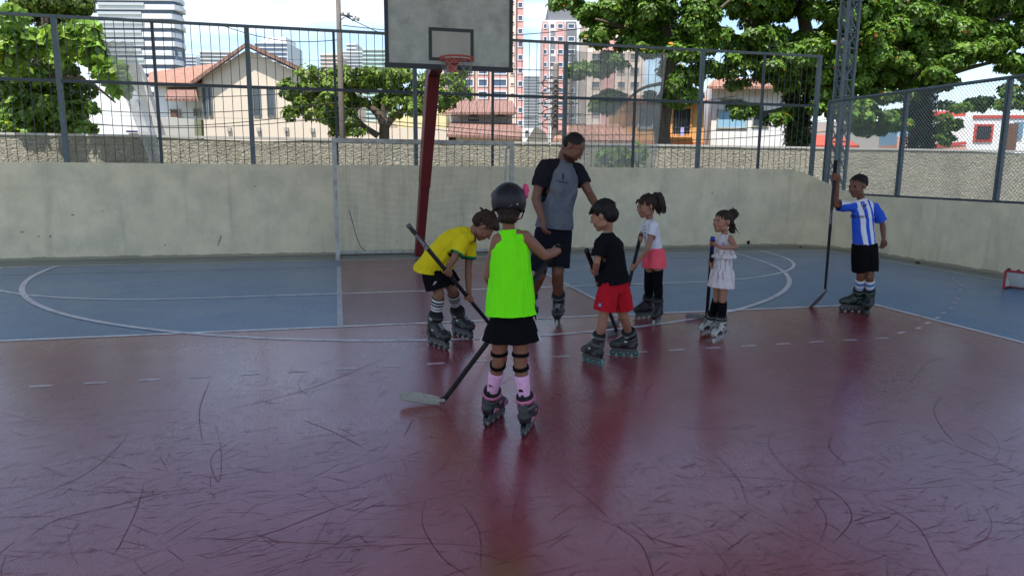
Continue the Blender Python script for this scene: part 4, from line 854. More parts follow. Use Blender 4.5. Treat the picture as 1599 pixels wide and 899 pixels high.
# spreading tree left of the hoop
hd = 30; t = empty('spreading_tree', base(600, hd), 'low spreading tree with a flat rounded crown behind the goal', 'tree'); p = base(600, hd)
trunk_mesh(t, [([p, at(600, 215, hd), at(598, 190, hd), at(575, 165, hd), at(530, 150, hd)], [.26, .22, .2, .12, .05]), ([at(599, 200, hd), at(625, 175, hd), at(680, 160, hd)], [.2, .12, .05]), ([at(590, 212, hd), at(560, 190, hd), at(545, 160, hd)], [.14, .1, .05]), ([at(602, 195, hd), at(600, 160, hd), at(620, 130, hd)], [.12, .1, .05])])
bl = []
for u, v_, ru, rv in ((490, 150, 34, 34), (475, 178, 18, 10), (520, 125, 40, 22), (540, 150, 40, 30), (580, 128, 44, 24), (620, 128, 40, 22), (590, 155, 50, 22), (650, 150, 40, 26), (690, 150, 30, 26), (720, 140, 18, 22), (530, 185, 30, 18), (505, 170, 26, 24), (630, 170, 34, 12), (550, 205, 36, 12), (560, 190, 26, 10), (575, 115, 60, 10), (700, 120, 30, 14)):
    for k in range(7): f_ = rg.uniform(.3, .62); bl.append(blob(u + rg.gauss(0, .42) * ru, v_ + rg.gauss(0, .42) * rv, hd + rg.uniform(-2, 2), ru * f_, rv * f_ * rg.uniform(.7, 1.1), None, ru * rv / 900 * f_ * 1.05))
leaves('crown', bl, 85, .17, .10, 7, LM['umb'], t, seed=7, orange=0, tinthi=1.5)
# left leafy tree and climber
hd = 18.2; t = empty('leafy_tree', base(-10, 19.5), 'bright broad-leaved tree hanging over the fence at the far left', 'tree')
trunk_mesh(t, [([base(-10, 22), at(-5, 150, 22), at(30, 90, 21), at(80, 60, 20)], [.3, .25, .15, .05]), ([at(0, 130, 22), at(60, 120, 20), at(130, 125, 19), at(180, 160, 18.4)], [.1, .07, .04, .02])])
bl = []
for u, v_, ru, rv in ((0, 60, 40, 34), (40, 60, 34, 30), (80, 70, 28, 18), (120, 62, 34, 20), (150, 72, 22, 16), (10, 30, 24, 18), (165, 100, 14, 16), (178, 118, 16, 12), (188, 138, 12, 10), (20, 100, 34, 20), (130, 85, 24, 14), (150, 95, 16, 10)):
    for k in range(7): f_ = rg.uniform(.3, .62); bl.append(blob(u + rg.gauss(0, .42) * ru, v_ + rg.gauss(0, .42) * rv, 18.6 + rg.uniform(-1.2, 1), ru * f_, rv * f_ * rg.uniform(.7, 1.1), None, ru * rv / 900 * f_ * 1.05))
leaves('crown', bl, 42, .28, .20, 5, LM['vine'], t, seed=8, orange=0, tintlo=.8, tinthi=1.7)
t = empty('creeper_tree', base(60, 22), 'tall tree smothered in fine drooping creeper at the left', 'tree')
trunk_mesh(t, [([base(60, 22.5), at(62, 150, 22.5), at(70, 60, 22.5), at(80, -20, 22.5)], [.3, .26, .2, .1])])
bl = []
for u, v_, ru, rv in ((20, 10, 50, 30), (70, 10, 50, 34), (110, 20, 34, 30), (90, 50, 40, 24), (40, 120, 60, 34), (90, 110, 40, 34), (20, 160, 44, 34), (75, 155, 44, 30), (110, 175, 30, 26), (60, 195, 60, 20), (20, 195, 40, 20), (128, 200, 14, 10), (100, 140, 30, 24), (-20, 110, 40, 90), (120, 130, 20, 30)):
    for k in range(7): f_ = rg.uniform(.3, .62); bl.append(blob(u + rg.gauss(0, .42) * ru, v_ + rg.gauss(0, .42) * rv, 22.6 + rg.uniform(-1, 1), ru * f_, rv * f_ * rg.uniform(.7, 1.1), None, ru * rv / 900 * f_ * 1.05))
leaves('crown', bl, 170, .13, .085, 5, LM['umb'], t, seed=9, orange=0, up_bias=-.1, tintlo=.4, tinthi=1.0, shell=.7)
bl = []
for u, v_, ru, rv in ((30, 160, 34, 20), (75, 170, 34, 20), (115, 180, 30, 18), (60, 195, 60, 16), (130, 200, 16, 10), (20, 215, 30, 26), (5, 190, 30, 30), (15, 240, 22, 10)):
    for k in range(7): f_ = rg.uniform(.3, .62); bl.append(blob(u + rg.gauss(0, .42) * ru, v_ + rg.gauss(0, .42) * rv, 20.0 + rg.uniform(-.6, .6), ru * f_, rv * f_ * rg.uniform(.7, 1.1), None, ru * rv / 900 * f_ * 1.05))
leaves('low_foliage', bl, 90, .18, .12, 6, LM['vine'], t, seed=10, orange=0, tinthi=1.4)
for (u, v_, hd, n_, ttl) in ((960, 247, 20.3, 26, 'pale broad-leaved plant growing at the boundary wall behind the netting'), (998, 238, 20.4, 5, 'single upright leaf stem at the netting edge by the wall')):
    c = base(u, hd); t = empty('plant', c, ttl, 'plant'); leaves('foliage', [blob(u, v_, hd, 30 if n_ > 10 else 8, 14, .3, 1)], n_, .3, .2, 5, LM['vine'], t, seed=12, orange=0)
    trunk_mesh(t, [([c, at(u, v_, hd)], [.02, .015])], 'stem')
for u, v_ in ((128, 242), (200, 248)):
    c = base(u, 20.5); t = empty('grass_clump', c, 'tuft of dry grass at the boundary wall foot, ' + ('nearer the leafy tree' if u < 150 else 'right of the slanting netting edge'), 'grass'); b = MB()
    for k in range(40): a = rg.uniform(0, 6.28); r_ = rg.uniform(0, .5); q = c + V((r_ * math.cos(a), r_ * .4 * math.sin(a), 0)); tip = q + V((rg.gauss(0, .35), rg.gauss(0, .15), rg.uniform(1.2, 2.0))); b.bar(q, tip, .02, .008)
    b.build('blades', mat('dry_grass', (.30, .32, .14), .8, .2), t)
# ------------------------------------------------------------------ people
def skinmat(name, base):
    m_ = mat(name, base, .55, .08, 20, .0006, 200, spec=.35); g_ = NG(m_); a = m_.node_tree.nodes.new('ShaderNodeAttribute'); a.attribute_name = 'tint'
    link_ = g_.b.inputs['Base Color'].links[0].from_socket; x = m_.node_tree.nodes.new('ShaderNodeMix'); x.data_type = 'RGBA'; x.blend_type = 'MULTIPLY'; x.inputs['Factor'].default_value = 1
    m_.node_tree.links.new(link_, x.inputs[6]); m_.node_tree.links.new(a.outputs['Color'], x.inputs[7]); m_.node_tree.links.new(x.outputs[2], g_.b.inputs['Base Color']); g_.b.inputs['Subsurface Weight'].default_value = .05; return m_
SK = {'light': skinmat('light_brown_skin', (.29, .14, .088)), 'mid': skinmat('brown_skin', (.20, .09, .052)), 'dark': skinmat('tanned_skin', (.15, .064, .038))}
HAIR = {'black': mat('black_hair', (.012, .009, .008), .62, .4, 60, .002, 220, stretch=(1, 1, .35)), 'brown': mat('dark_brown_hair', (.024, .014, .010), .62, .4, 60, .002, 220, stretch=(1, 1, .35)), 'light': mat('brown_hair_sunlit_tips', (.035, .02, .013), .65, .5, 60, .002, 220, stretch=(1, 1, .35))}  # the lightest is one brown throughout, varied only by random noise
for h_ in HAIR.values(): h_.node_tree.nodes['Principled BSDF'].inputs['Specular IOR Level'].default_value = .22
def cloth(name, base, rough=.95, var=.10, bump=.006, spec=.12, **k):
    m_ = mat(name, base, rough, var, 9, bump, 22, spec=spec, **k); n_ = [x for x in m_.node_tree.nodes if x.type == 'TEX_NOISE'][-1]; n_.inputs['Distortion'].default_value = 1.5; n_.inputs['Detail'].default_value = 4; return m_
def bez(a, b, c, t): return a * (1 - t) ** 2 + b * (2 * t * (1 - t)) + c * t * t
class Person:
    def __init__(s, label, skin, hd, k, headF, headU, hs, bodyF, P, skates, bend=None, grp=None, hair='black'):
        """P: joints in world space; k: girth scale; skates: list of (heel contact, toe contact)"""
        s.skin = SK[skin]; s.k = k; s.P = P; s.hF = V(headF).normalized(); s.hs = hs; s.hair = HAIR[hair]
        U = V(headU); s.hU = (U - s.hF * U.dot(s.hF)).normalized(); s.hR = s.hF.cross(s.hU)
        s.head = P['head']; s.pel = (P['hipA'] + P['hipB']) / 2; s.nk = P['neck']; mid = (s.pel + s.nk) / 2
        s.ctl = mid + (V(bend) if bend else V((0, 0, 0))) ; s.bF = V(bodyF).normalized()
        s.latS = (P['shB'] - P['shA']).normalized(); s.latH = (P['hipB'] - P['hipA']).normalized(); s.skates = skates; s.label = label; s.grp = grp
        for sd_, sk_ in zip('AB', skates):
            f_ = sk_[1] - sk_[0]; f_.z = 0; f_.normalize(); c_ = (sk_[0] + sk_[1]) / 2; c_.z = 0; q_ = P.get('sl', .26) / .26; P['an' + sd_] = c_ - f_ * (.057 * q_) + up0 * (.17 * q_)
        s.ground = (skates[0][0] + skates[0][1] + skates[-1][0] + skates[-1][1]) / 4; s.ground.z = 0; s.body = MB(); s.H = k
    def ring(s, t, rx, ry, fo=0):
        c = bez(s.pel, s.ctl, s.nk, t); e = .02; T = (bez(s.pel, s.ctl, s.nk, min(t, 1) + e) - bez(s.pel, s.ctl, s.nk, min(t, 1) - e)).normalized()
        lat = s.latH.lerp(s.latS, min(1, max(0, t))); lat = (lat - T * lat.dot(T)).normalized(); fr = lat.cross(T)
        if fr.dot(s.bF) < 0: fr = -fr
        return (c + fr * (fo * s.k), lat, fr, rx * s.k, ry * s.k)
    def headframe(s, a, b, c): return s.head + (s.hR * a + s.hF * b + s.hU * c) * s.hs
    def build_body(s, voxel, female=False, brow=True, beard=False):
        P, k, B = s.P, s.k, s.body
        B.rings([s.ring(-.12, .085, .07), s.ring(-.02, .118, .085), s.ring(.12, .118, .086), s.ring(.35, .100, .074), s.ring(.6, .115, .082, .004), s.ring(.78, .120, .078), s.ring(.92, .075, .06), s.ring(1.0, .042, .045)], 24)
        nb = s.nk; hb = s.headframe(0, -.12, -.30)
        B.cap(nb - (hb - nb).normalized() * .03 * k, hb, .047 * k if not s.P.get('nr') else P['nr'], .044 * k if not s.P.get('nr') else P['nr'] * .95)
        for sd in 'AB':
            sh = P['sh' + sd]; B.cap(nb - up0 * .02 * k, sh, .040 * k, .046 * k)
            el, wr = P['el' + sd], P['wr' + sd]; a = P.get('arm', 1.0) * k
            B.chain([sh, sh.lerp(el, .4), el, el.lerp(wr, .3), wr], [.046 * a, .042 * a, .033 * a, .035 * a, .023 * a])
            hp, kn, an = P['hip' + sd], P['kn' + sd], P['an' + sd]; l_ = P.get('leg', 1.0) * k
            B.chain([hp, hp.lerp(kn, .45), kn], [.077 * l_, .068 * l_, .050 * l_]); calf = kn.lerp(an, .3)
            B.chain([kn, calf - s.bF * .008 * k, kn.lerp(an, .7), an], [.050 * l_, .051 * l_, .038 * l_, .032 * l_])
        # head
        h = s.hs; ax = (s.hR, s.hF, s.hU); q = s.headframe
        def E(a, b, c, r1, r2, r3): B.ell(q(a, b, c), ax, (r1 * h, r2 * h, r3 * h))
        E(0, -.08, .13, .335, .415, .36); E(0, .08, -.06, .285, .33, .37); E(0, .16, -.25, .20, .235, .22); E(0, .27, -.375, .10, .11, .095)
        for x in (-1, 1):
            E(x * .15, .24, -.13, .11, .12, .12); E(x * .345, -.04, -.02, .035, .075, .125); E(x * .05, .40, -.085, .04, .05, .035); E(x * .14, .335, .02, .055, .045, .035); E(x * .19, .05, -.27, .08, .2, .12)
            E(x * .13, .34, .085, .10, .05, .025)
        B.cap(q(0, .375, .05), q(0, .455, -.07), .030 * h, .045 * h)
        E(0, .385, -.205, .095, .045, .022); E(0, .375, -.245, .08, .045, .026)
        me = remesh(B, voxel, 3, .5); co = co_get(me); n = len(co); tint = np.ones((n, 4))
        L = co - np.array(s.head); ax_ = np.stack([np.array(s.hR), np.array(s.hF), np.array(s.hU)]); Lh = L @ ax_.T / h
        def near(a, b, c, r, col, soft=.4):
            d = np.sqrt((((Lh - np.array([a, b, c])) / np.array(r)) ** 2).sum(1)); w_ = np.clip((1 - d) / soft, 0, 1)[:, None]; tint[:, :3] = tint[:, :3] * (1 - w_) + np.array(col) * w_
        near(0, .40, -.225, (.11, .09, .045), (.95, .55, .55))
        if beard: near(0, .18, -.34, (.34, .36, .17), (.28, .24, .22), .25); near(0, .42, -.17, (.12, .08, .03), (.3, .25, .25))
        near(0, .40, -.225, (.10, .09, .03), (.8, .5, .5))
        for x in (-1, 1):
            near(x * .14, .37, .02, (.05, .08, .024), (1.4, 1.7, 2.0)); near(x * .14, .38, .02, (.03, .08, .03), (.08, .07, .07)); near(x * .14, .37, .05, (.075, .08, .014), (.15, .12, .12)); near(x * .14, .38, .115, (.10, .1, .026), (.22, .2, .2))
            near(x * .2, .3, -.12, (.12, .15, .1), (1.03, .93, .92), .9)
        set_attr(me, 'tint', tint)
        s.o = link(me, 'person', s.skin, None, True); settle(s.o, s.ground); tag(s.o, s.label, 'person', s.grp); return s
    def part(s, mb, name, m_, voxel=None, it=2, cuts=None, wr=None, parent=None, attr=False, disp=None):
        if voxel:
            me = remesh(mb, voxel, it)
            if cuts: trim(me, cuts)
            co = co_get(me); nn = normals(me); A = s.coords(co)
            if wr:
                amp, fx, fz, sd = wr; d = np.array([noise.fractal(V((A[i, 0] * fx + sd, A[i, 3] * fx, A[i, 1] * fz + .6 * noise.noise(V(co[i]) * 6))), .8, 2.0, 3) for i in range(len(co))]); d = np.sign(d) * np.abs(d) ** .8
                co = co + nn * (d * amp)[:, None]
            if disp is not None: co = co + nn * disp(co, A)[:, None]
            co_set(me, co)
            if attr: set_attr(me, 'tc', A)
            o = link(me, name, m_, parent or s.o, True)
        else: o = mb.build(name, m_, parent or s.o, True)
        return o
    def coords(s, co):                    # lateral, height along the spine, sleeve distance, front distance
        N = len(co); A = np.zeros((N, 4)); ts = np.linspace(-.6, 1.15, 60); rs = [s.ring(t, 1, 1) for t in ts]; C = np.array([list(r[0]) for r in rs]); Lt = np.array([list(r[1]) for r in rs]); Fr = np.array([list(r[2]) for r in rs])
        seg = np.concatenate([[0], np.cumsum(np.linalg.norm(np.diff(C, axis=0), axis=1))]); Tn = np.gradient(C, axis=0); Tn /= np.linalg.norm(Tn, axis=1)[:, None] + 1e-9
        bi = np.abs(np.einsum('nkd,kd->nk', co[:, None, :] - C[None], Tn)) + .15 * np.linalg.norm(co[:, None, :] - C[None], axis=2); bi = bi.argmin(1)
        d = co - C[bi]; A[:, 0] = (d * Lt[bi]).sum(1); A[:, 3] = (d * Fr[bi]).sum(1); A[:, 1] = seg[bi] - np.interp(0, ts, seg) + (d * Tn[bi]).sum(1)
        for sd in 'AB':
            a = np.array(s.P['sh' + sd]); b = np.array(s.P['el' + sd]); t_ = (b - a) / np.linalg.norm(b - a); pr = (co - a) @ t_; rad = np.linalg.norm(co - a - pr[:, None] * t_[None], axis=1)
            m_ = (rad < .085 * s.k) & (pr > -.01) & (pr < 1.2 * np.linalg.norm(b - a)); A[m_, 2] = np.maximum(A[m_, 2], pr[m_] + .001)
        return A
    def shirt(s, m_, name='shirt', hem=-.2, ease=0.0, flare=0.0, sleeve=(.55, .55), swide=1.0, tank=False, wr=(.005, 16, 5, 0), voxel=.0055, neckr=.058, hemtilt=None, vneck=0):
        B = MB(); e = ease
        rr = [s.ring(hem - .06, .130 + e + flare, .098 + e + flare * .8), s.ring(hem, .129 + e + flare, .097 + e + flare * .8), s.ring(hem * .4, .128 + e + flare * .7, .097 + e + flare * .6), s.ring(.12, .126 + e + flare * .4, .096 + e + flare * .4), s.ring(.38, .117 + e + flare * .2, .09 + e + flare * .2), s.ring(.62, .126 + e, .094 + e, .003), s.ring(.8, .128 + e * .7, .088 + e * .6), s.ring(.92, (.118 if tank else .088) + e * .4, .070 + e * .4), s.ring(1.0, neckr + e * .2, .056), s.ring(1.10, .05, .05)]
        B.rings(rr, 28); cuts = []; k = s.k
        c, lat, fr, _, _ = s.ring(hem, 1, 1); T = lat.cross(fr); T = T if T.dot(s.nk - s.pel) > 0 else -T
        cuts.append((c, -T + (V(hemtilt) if hemtilt else V((0, 0, 0))), .4)); c, _, fr, _, _ = s.ring(1.0, 1, 1); T2 = (s.nk - s.ctl).normalized(); cuts.append((c + T2 * .004, T2 - fr * vneck, .085 * k))
        for i, sd in enumerate('AB'):
            sh, el = s.P['sh' + sd], s.P['el' + sd]; t_ = (el - sh); L_ = t_.length; t_.normalize(); x = t_.orthogonal().normalized(); y = t_.cross(x); a = s.P.get('arm', 1.0) * k
            if tank:
                B.cap(s.nk - up0 * .028 * k + (sh - s.nk) * .25, s.nk.lerp(sh, .86) - up0 * .012 * k, .050 * k, .056 * k); continue
            B.cap(s.nk - up0 * .018 * k, sh, .048 * k, .058 * k)
            if sleeve[i] <= 0: continue
            q = sh + t_ * (L_ * sleeve[i]); B.rings([(sh - t_ * .01, x, y, .056 * a, .056 * a), (sh.lerp(q, .5), x, y, .058 * a * swide, .058 * a * swide), (q, x, y, .057 * a * swide, .057 * a * swide), (q + t_ * .025, x, y, .056 * a * swide, .056 * a * swide)], 20); B.ell(sh, (x, y, t_), (.057 * k,) * 3)
            cuts.append((q, t_, .085 * a * swide))
        s.rs = s.part(B, name, m_, voxel, 4, cuts, wr, attr=True); return s.rs
    def shorts(s, m_, length=.75, wide=1.0, skirt=False, voxel=.0055, wr=(.004, 12, 4, 5), top=.1, flare=.03):
        B = MB(); k = s.k; cuts = []
        if skirt:
            kn = (s.P['knA'] + s.P['knB']) / 2; hp = s.pel; q = hp.lerp(kn, length); t_ = (q - hp).normalized(); c, lat, fr, _, _ = s.ring(-.05, 1, 1); hx = (s.P['hipB'] - s.P['hipA']).length / 2 / k + .092
            rr = [s.ring(top + .05, .118, .09), s.ring(top, .126, .094), s.ring(-.02, hx, .105)] + [(hp.lerp(q, t), lat, fr, (hx + flare * t) * k, (.104 + flare * t) * k) for t in (.35, .7, 1.0, 1.06)]
            B.rings(rr[::-1], 32); cuts = [(q, t_, .5)]
        else:
            B.rings([s.ring(-.14, .118, .097), s.ring(-.04, .133, .104), s.ring(top, .127, .097), s.ring(top + .06, .116, .087)], 26)
            for sd in 'AB':
                hp, kn = s.P['hip' + sd], s.P['kn' + sd]; t_ = (kn - hp); L_ = t_.length; t_.normalize(); q = hp.lerp(kn, length); lat = s.latH; lat = (lat - t_ * lat.dot(t_)).normalized(); fr = t_.cross(lat)
                B.rings([(hp - t_ * .05, lat, fr, .080 * k, .090 * k), (hp, lat, fr, .091 * k, .098 * k), (hp.lerp(q, .5), lat, fr, .086 * k * wide, .092 * k * wide), (q, lat, fr, .086 * k * wide, .094 * k * wide), (q + t_ * .02, lat, fr, .086 * k * wide, .094 * k * wide)], 22); cuts.append((q, t_, .13 * k * wide))
        return s.part(B, 'shorts', m_, voxel, 4, cuts, wr, attr=True)
    def hand_on(s, sd, stick, t, r=.013, kid=1.0):
        """four fingers and a thumb closed round a shaft; stick=(top,bottom), t metres from the top"""
        a, b = stick; d = (b - a).normalized(); c = a + d * t; wr = s.P['wr' + sd]; out = (wr - c); along = out.dot(d); o_ = (out - d * along)
        if o_.length < .01: o_ = d.orthogonal()
        o_.normalize(); tn = d.cross(o_); f = .0088 * kid * s.k / .75; B = s.body
        palm = c + o_ * (r + .012 * kid); B.cap(wr, palm + o_ * .012, .022 * s.k, .024 * s.k); B.ell(palm, (d, o_, tn), (.034 * s.k, .014 * s.k, .030 * s.k))
        for i in range(4):
            cc = c + d * ((i - 1.5) * f * 1.95); rad = r + f * .9; ln = (.95, 1.06, 1.0, .82)[i]; pts = [cc + (o_ * math.cos(an) + tn * math.sin(an)) * rad * (1.25 if j == 0 else 1) for j, an in enumerate([.35, 1.0 * ln, 1.75 * ln, 2.5 * ln, 3.3 * ln])]
            B.chain(pts, [f * 1.05, f, f, f * .92, f * .8], 10)
        cc = c - d * (f * 2.0); pts = [cc + (o_ * math.cos(an) - tn * math.sin(an)) * (r + f) * (1.3 if j == 0 else 1) for j, an in enumerate([.2, 1.0, 1.9, 2.7])]; B.chain(pts, [f * 1.25, f * 1.2, f * 1.05, f * .85], 10)
    def hand_free(s, sd, fdir, palmn, curl=.5):
        wr = s.P['wr' + sd]; k = s.k; f = V(fdir).normalized(); n_ = V(palmn); n_ = (n_ - f * n_.dot(f)).normalized(); sx_ = f.cross(n_); B = s.body
        L_ = .085 * k; pc = wr + f * (L_ * .5); B.ell(pc, (sx_, n_, f), (.036 * k, .016 * k, .05 * k)); B.cap(wr, pc, .022 * k, .02 * k)
        for i in range(4):
            b0 = wr + f * (L_ * .88) + sx_ * ((i - 1.5) * .0185 * k); ln = (.9, 1.05, 1.0, .8)[i] * .070 * k; pts = [b0]; a = .15
            for j, (sg) in enumerate((.45, .32, .25)): a += curl * (.6 + .25 * j); pts.append(pts[-1] + (f * math.cos(a) + n_ * math.sin(a)) * (ln * sg))
            B.chain(pts, [.0098 * k, .0092 * k, .0085 * k, .0072 * k], 10)
        b0 = wr + f * (.03 * k) - sx_ * (.028 * k); d1 = (f * .75 - sx_ * .6 + n_ * .3).normalized(); d2_ = (f * .9 - sx_ * .15 + n_ * .4).normalized(); B.chain([b0, b0 + d1 * .033 * k, b0 + d1 * .033 * k + d2_ * .030 * k], [.014 * k, .0115 * k, .0088 * k], 10)
    def sock(s, sd, f0, f1, m_, name='sock', ex=.004, bands=None):
        kn, an = s.P['kn' + sd], s.P['an' + sd]; l_ = s.P.get('leg', 1.0) * s.k; t_ = (an - kn).normalized(); x = t_.orthogonal().normalized(); y = t_.cross(x); B = MB(); n_ = 28; rr = []
        for i in range(n_ + 1):
            t = f0 + (f1 - f0) * i / n_; r_ = np.interp(t, [-.6, 0, .3, .7, 1], [.066, .052, .053, .040, .034]) * l_ + ex; c = kn.lerp(an, t) if t >= 0 else kn.lerp(s.P['hip' + sd], -t)
            rr.append((c - s.bF * (.006 * s.k * math.sin(math.pi * min(1, max(0, t))) if t > 0 else 0), x, y, r_, r_))
        c, x_, y_, r0, _ = rr[0]; B.rings([(c + t_ * .002, x_, y_, r0 - .006, r0 - .006)] + rr, 24, cap=False)
        if bands:
            for fi, f in enumerate(B.f): ri = f[0] // 24; t = ri / n_; B.mi[fi] = 1 if any(a <= t < b_ for a, b_ in bands) else 0
        return B.build(name, m_, s.o, True)

def band_ring(c, t_, r, wdt, thick, n=26, flat=1.0, x=None):
    x = x or t_.orthogonal().normalized(); x = (x - t_ * x.dot(t_)).normalized(); y = t_.cross(x); B = MB()
    B.rings([(c - t_ * wdt / 2, x, y, r - .002, (r - .002) * flat), (c - t_ * wdt / 2, x, y, r + thick, (r + thick) * flat), (c + t_ * wdt / 2, x, y, r + thick, (r + thick) * flat), (c + t_ * wdt / 2, x, y, r - .002, (r - .002) * flat)], n, cap=False); return B
SKM = {'black': mat('black_boot_plastic', (.012, .012, .014), .5, .2, 20), 'grey': mat('grey_boot_plastic', (.06, .065, .065), .4, .2, 20), 'silver': mat('silver_trim', (.38, .38, .38), .35, .15, 20, metallic=.3), 'pink': mat('pink_boot_plastic', (.45, .13, .22), .4, .1, 20), 'liner': cloth('boot_liner', (.02, .02, .022)),
       'tyre': mat('dark_wheel_rubber', (.03, .03, .03), .5, .2, 20), 'teal': mat('teal_wheel_rubber', (.05, .22, .20), .45, .1, 20), 'clear': mat('pale_wheel_rubber', (.40, .38, .33), .4, .1, 20), 'orange': mat('amber_wheel_rubber', (.30, .10, .04), .4, .1, 20), 'lightboot': mat('pale_boot_plastic', (.36, .36, .33), .4, .15, 20), 'green': mat('dark_green_plastic', (.03, .07, .05), .4, .2, 20)}
def skate(per, heel, toe, knee, L_=.24, tyre='tyre', hub='grey', shell='black', trim_='grey', accent='silver', cuffh=.30, wheel=.038):
    """heel and toe: ground contacts of the rear and front wheels"""
    f = (toe - heel); f.z = 0; f.normalize(); s_ = L_ / .26; cen = (heel + toe) / 2; cen.z = 0; l = up0.cross(f)
    def q(x, y, z): return cen + f * (x * s_) + l * (y * s_) + up0 * (z * s_)
    ank = q(-.055, 0, .18); cd = (knee - ank).normalized(); top = ank + cd * ((cuffh - .18) * s_)
    B = MB(); A = (f, l, up0)
    B.ell(q(.085, 0, .118), A, (.064 * s_, .052 * s_, .040 * s_)); B.ell(q(.05, 0, .125), A, (.08 * s_, .053 * s_, .048 * s_)); B.ell(q(0, 0, .13), A, (.085 * s_, .051 * s_, .053 * s_)); B.ell(q(-.07, 0, .125), A, (.060 * s_, .050 * s_, .050 * s_))
    B.box(q(.01, 0, .097), (.25 * s_, .062 * s_, .022 * s_), A); B.cap(q(.03, 0, .135), ank + f * .01, .048 * s_, .056 * s_)
    cf_ = (f - cd * f.dot(cd)).normalized(); cl_ = cd.cross(cf_)
    B.rings([(ank - cd * .05 * s_, cf_, cl_, .060 * s_, .052 * s_), (ank, cf_, cl_, .062 * s_, .053 * s_), (ank.lerp(top, .5), cf_, cl_, .060 * s_, .053 * s_), (top, cf_, cl_, .065 * s_, .058 * s_)], 20)
    me = remesh(B, .005, 2); boot = link(me, 'inline_skate', SKM[shell], per.o, True)
    C = MB(); C.rings([(top - cd * .02 * s_, cf_, cl_, .058 * s_, .052 * s_), (top + cd * .016 * s_, cf_, cl_, .060 * s_, .054 * s_), (top + cd * .02 * s_, cf_, cl_, .05 * s_, .045 * s_)], 20); C.cap(top - cf_ * .05 * s_ - cd * .01, top - cf_ * .058 * s_ + cd * .032 * s_, .014 * s_, .010 * s_)
    C.build('liner', SKM['liner'], boot, True)
    C = band_ring(ank.lerp(top, .15), cd, .062 * s_, .030 * s_, .003, flat=.86, x=cf_); C.build('ankle_strap', SKM['grey'] if trim_ == 'pink' else SKM[trim_], boot, True)
    C = band_ring(ank.lerp(top, .82), cd, .0655 * s_, .026 * s_, .004, flat=.87, x=cf_); C.build('cuff_strap', SKM[trim_], boot, True)
    C = MB(); C.box(ank - cf_ * (.062 * s_) + cd * .03 * s_, (.012 * s_, .05 * s_, .062 * s_), (cf_, cl_, cd)); C.build('heel_guard', SKM['grey'], boot)
    for sg in (-1, 1):
        C = MB(); C.box(ank.lerp(top, .80) + cl_ * (sg * .059 * s_) + cf_ * .015, (.035 * s_, .010, .018 * s_), (cf_, cl_, cd)); C.build('buckle', SKM[accent], boot); C = MB(); C.box(q(-.01, sg * .050, .155), (.03 * s_, .008, .016 * s_), A); C.build('buckle', SKM[accent], boot)
    for sg in (-1, 1):
        C = MB(); C.prism([q(.045, sg * .050, .105), q(.125, sg * .036, .105), q(.128, sg * .035, .125), q(.08, sg * .050, .15), q(.045, sg * .053, .14)], l * (sg * .006)); C.build('toe_trim', SKM[accent if accent != 'silver' else 'grey'], boot)
        C = MB(); C.prism([q(-.10, sg * .044, .105), q(-.03, sg * .051, .105), q(-.05, sg * .053, .125), q(-.09, sg * .050, .135)], l * (sg * .005)); C.build('heel_trim', SKM[accent if accent != 'silver' else 'grey'], boot)
    C = MB()
    for i in range(6): t = i / 5; c = q(.085 - .075 * t, 0, .162 + .055 * t); C.bar(c - l * .022 * s_, c + l * .022 * s_ + f * .006, .006, .005)
    C.build('laces', SKM[accent], boot)
    C = MB()
    for sg in (-1, 1): C.prism([q(-.125, sg * .015, .040), q(.125, sg * .015, .040), q(.13, sg * .015, .055), q(.10, sg * .020, .092), q(.05, sg * .020, .086), q(0, sg * .020, .078), q(-.05, sg * .020, .086), q(-.11, sg * .020, .094), q(-.13, sg * .015, .055)], l * (sg * .004))
    C.build('wheel_frame', SKM['grey' if shell != 'lightboot' else 'silver'], boot)
    for i in range(4):
        c = q(-.108 + .072 * i, 0, 0); r_ = min(wheel, .0355 * s_ * 1.0); c.z = r_ + .001; C = MB(); rr = []
        for dy, rr_ in ((-.011, .62), (-.011, .86), (-.006, .98), (0, 1.0), (.006, .98), (.011, .86), (.011, .62)): rr.append((c + l * dy, f, up0, r_ * rr_, r_ * rr_))
        C.rings(rr, 20, cap=False); C.rings([(c - l * .0125, f, up0, r_ * .6, r_ * .6), (c + l * .0125, f, up0, r_ * .6, r_ * .6)], 20, mi=1); C.rings([(c - l * .018, f, up0, r_ * .22, r_ * .22), (c + l * .018, f, up0, r_ * .22, r_ * .22)], 12, mi=2)
        C.build('wheel', [SKM[tyre], SKM[hub], SKM['silver']], boot, True)
    return boot
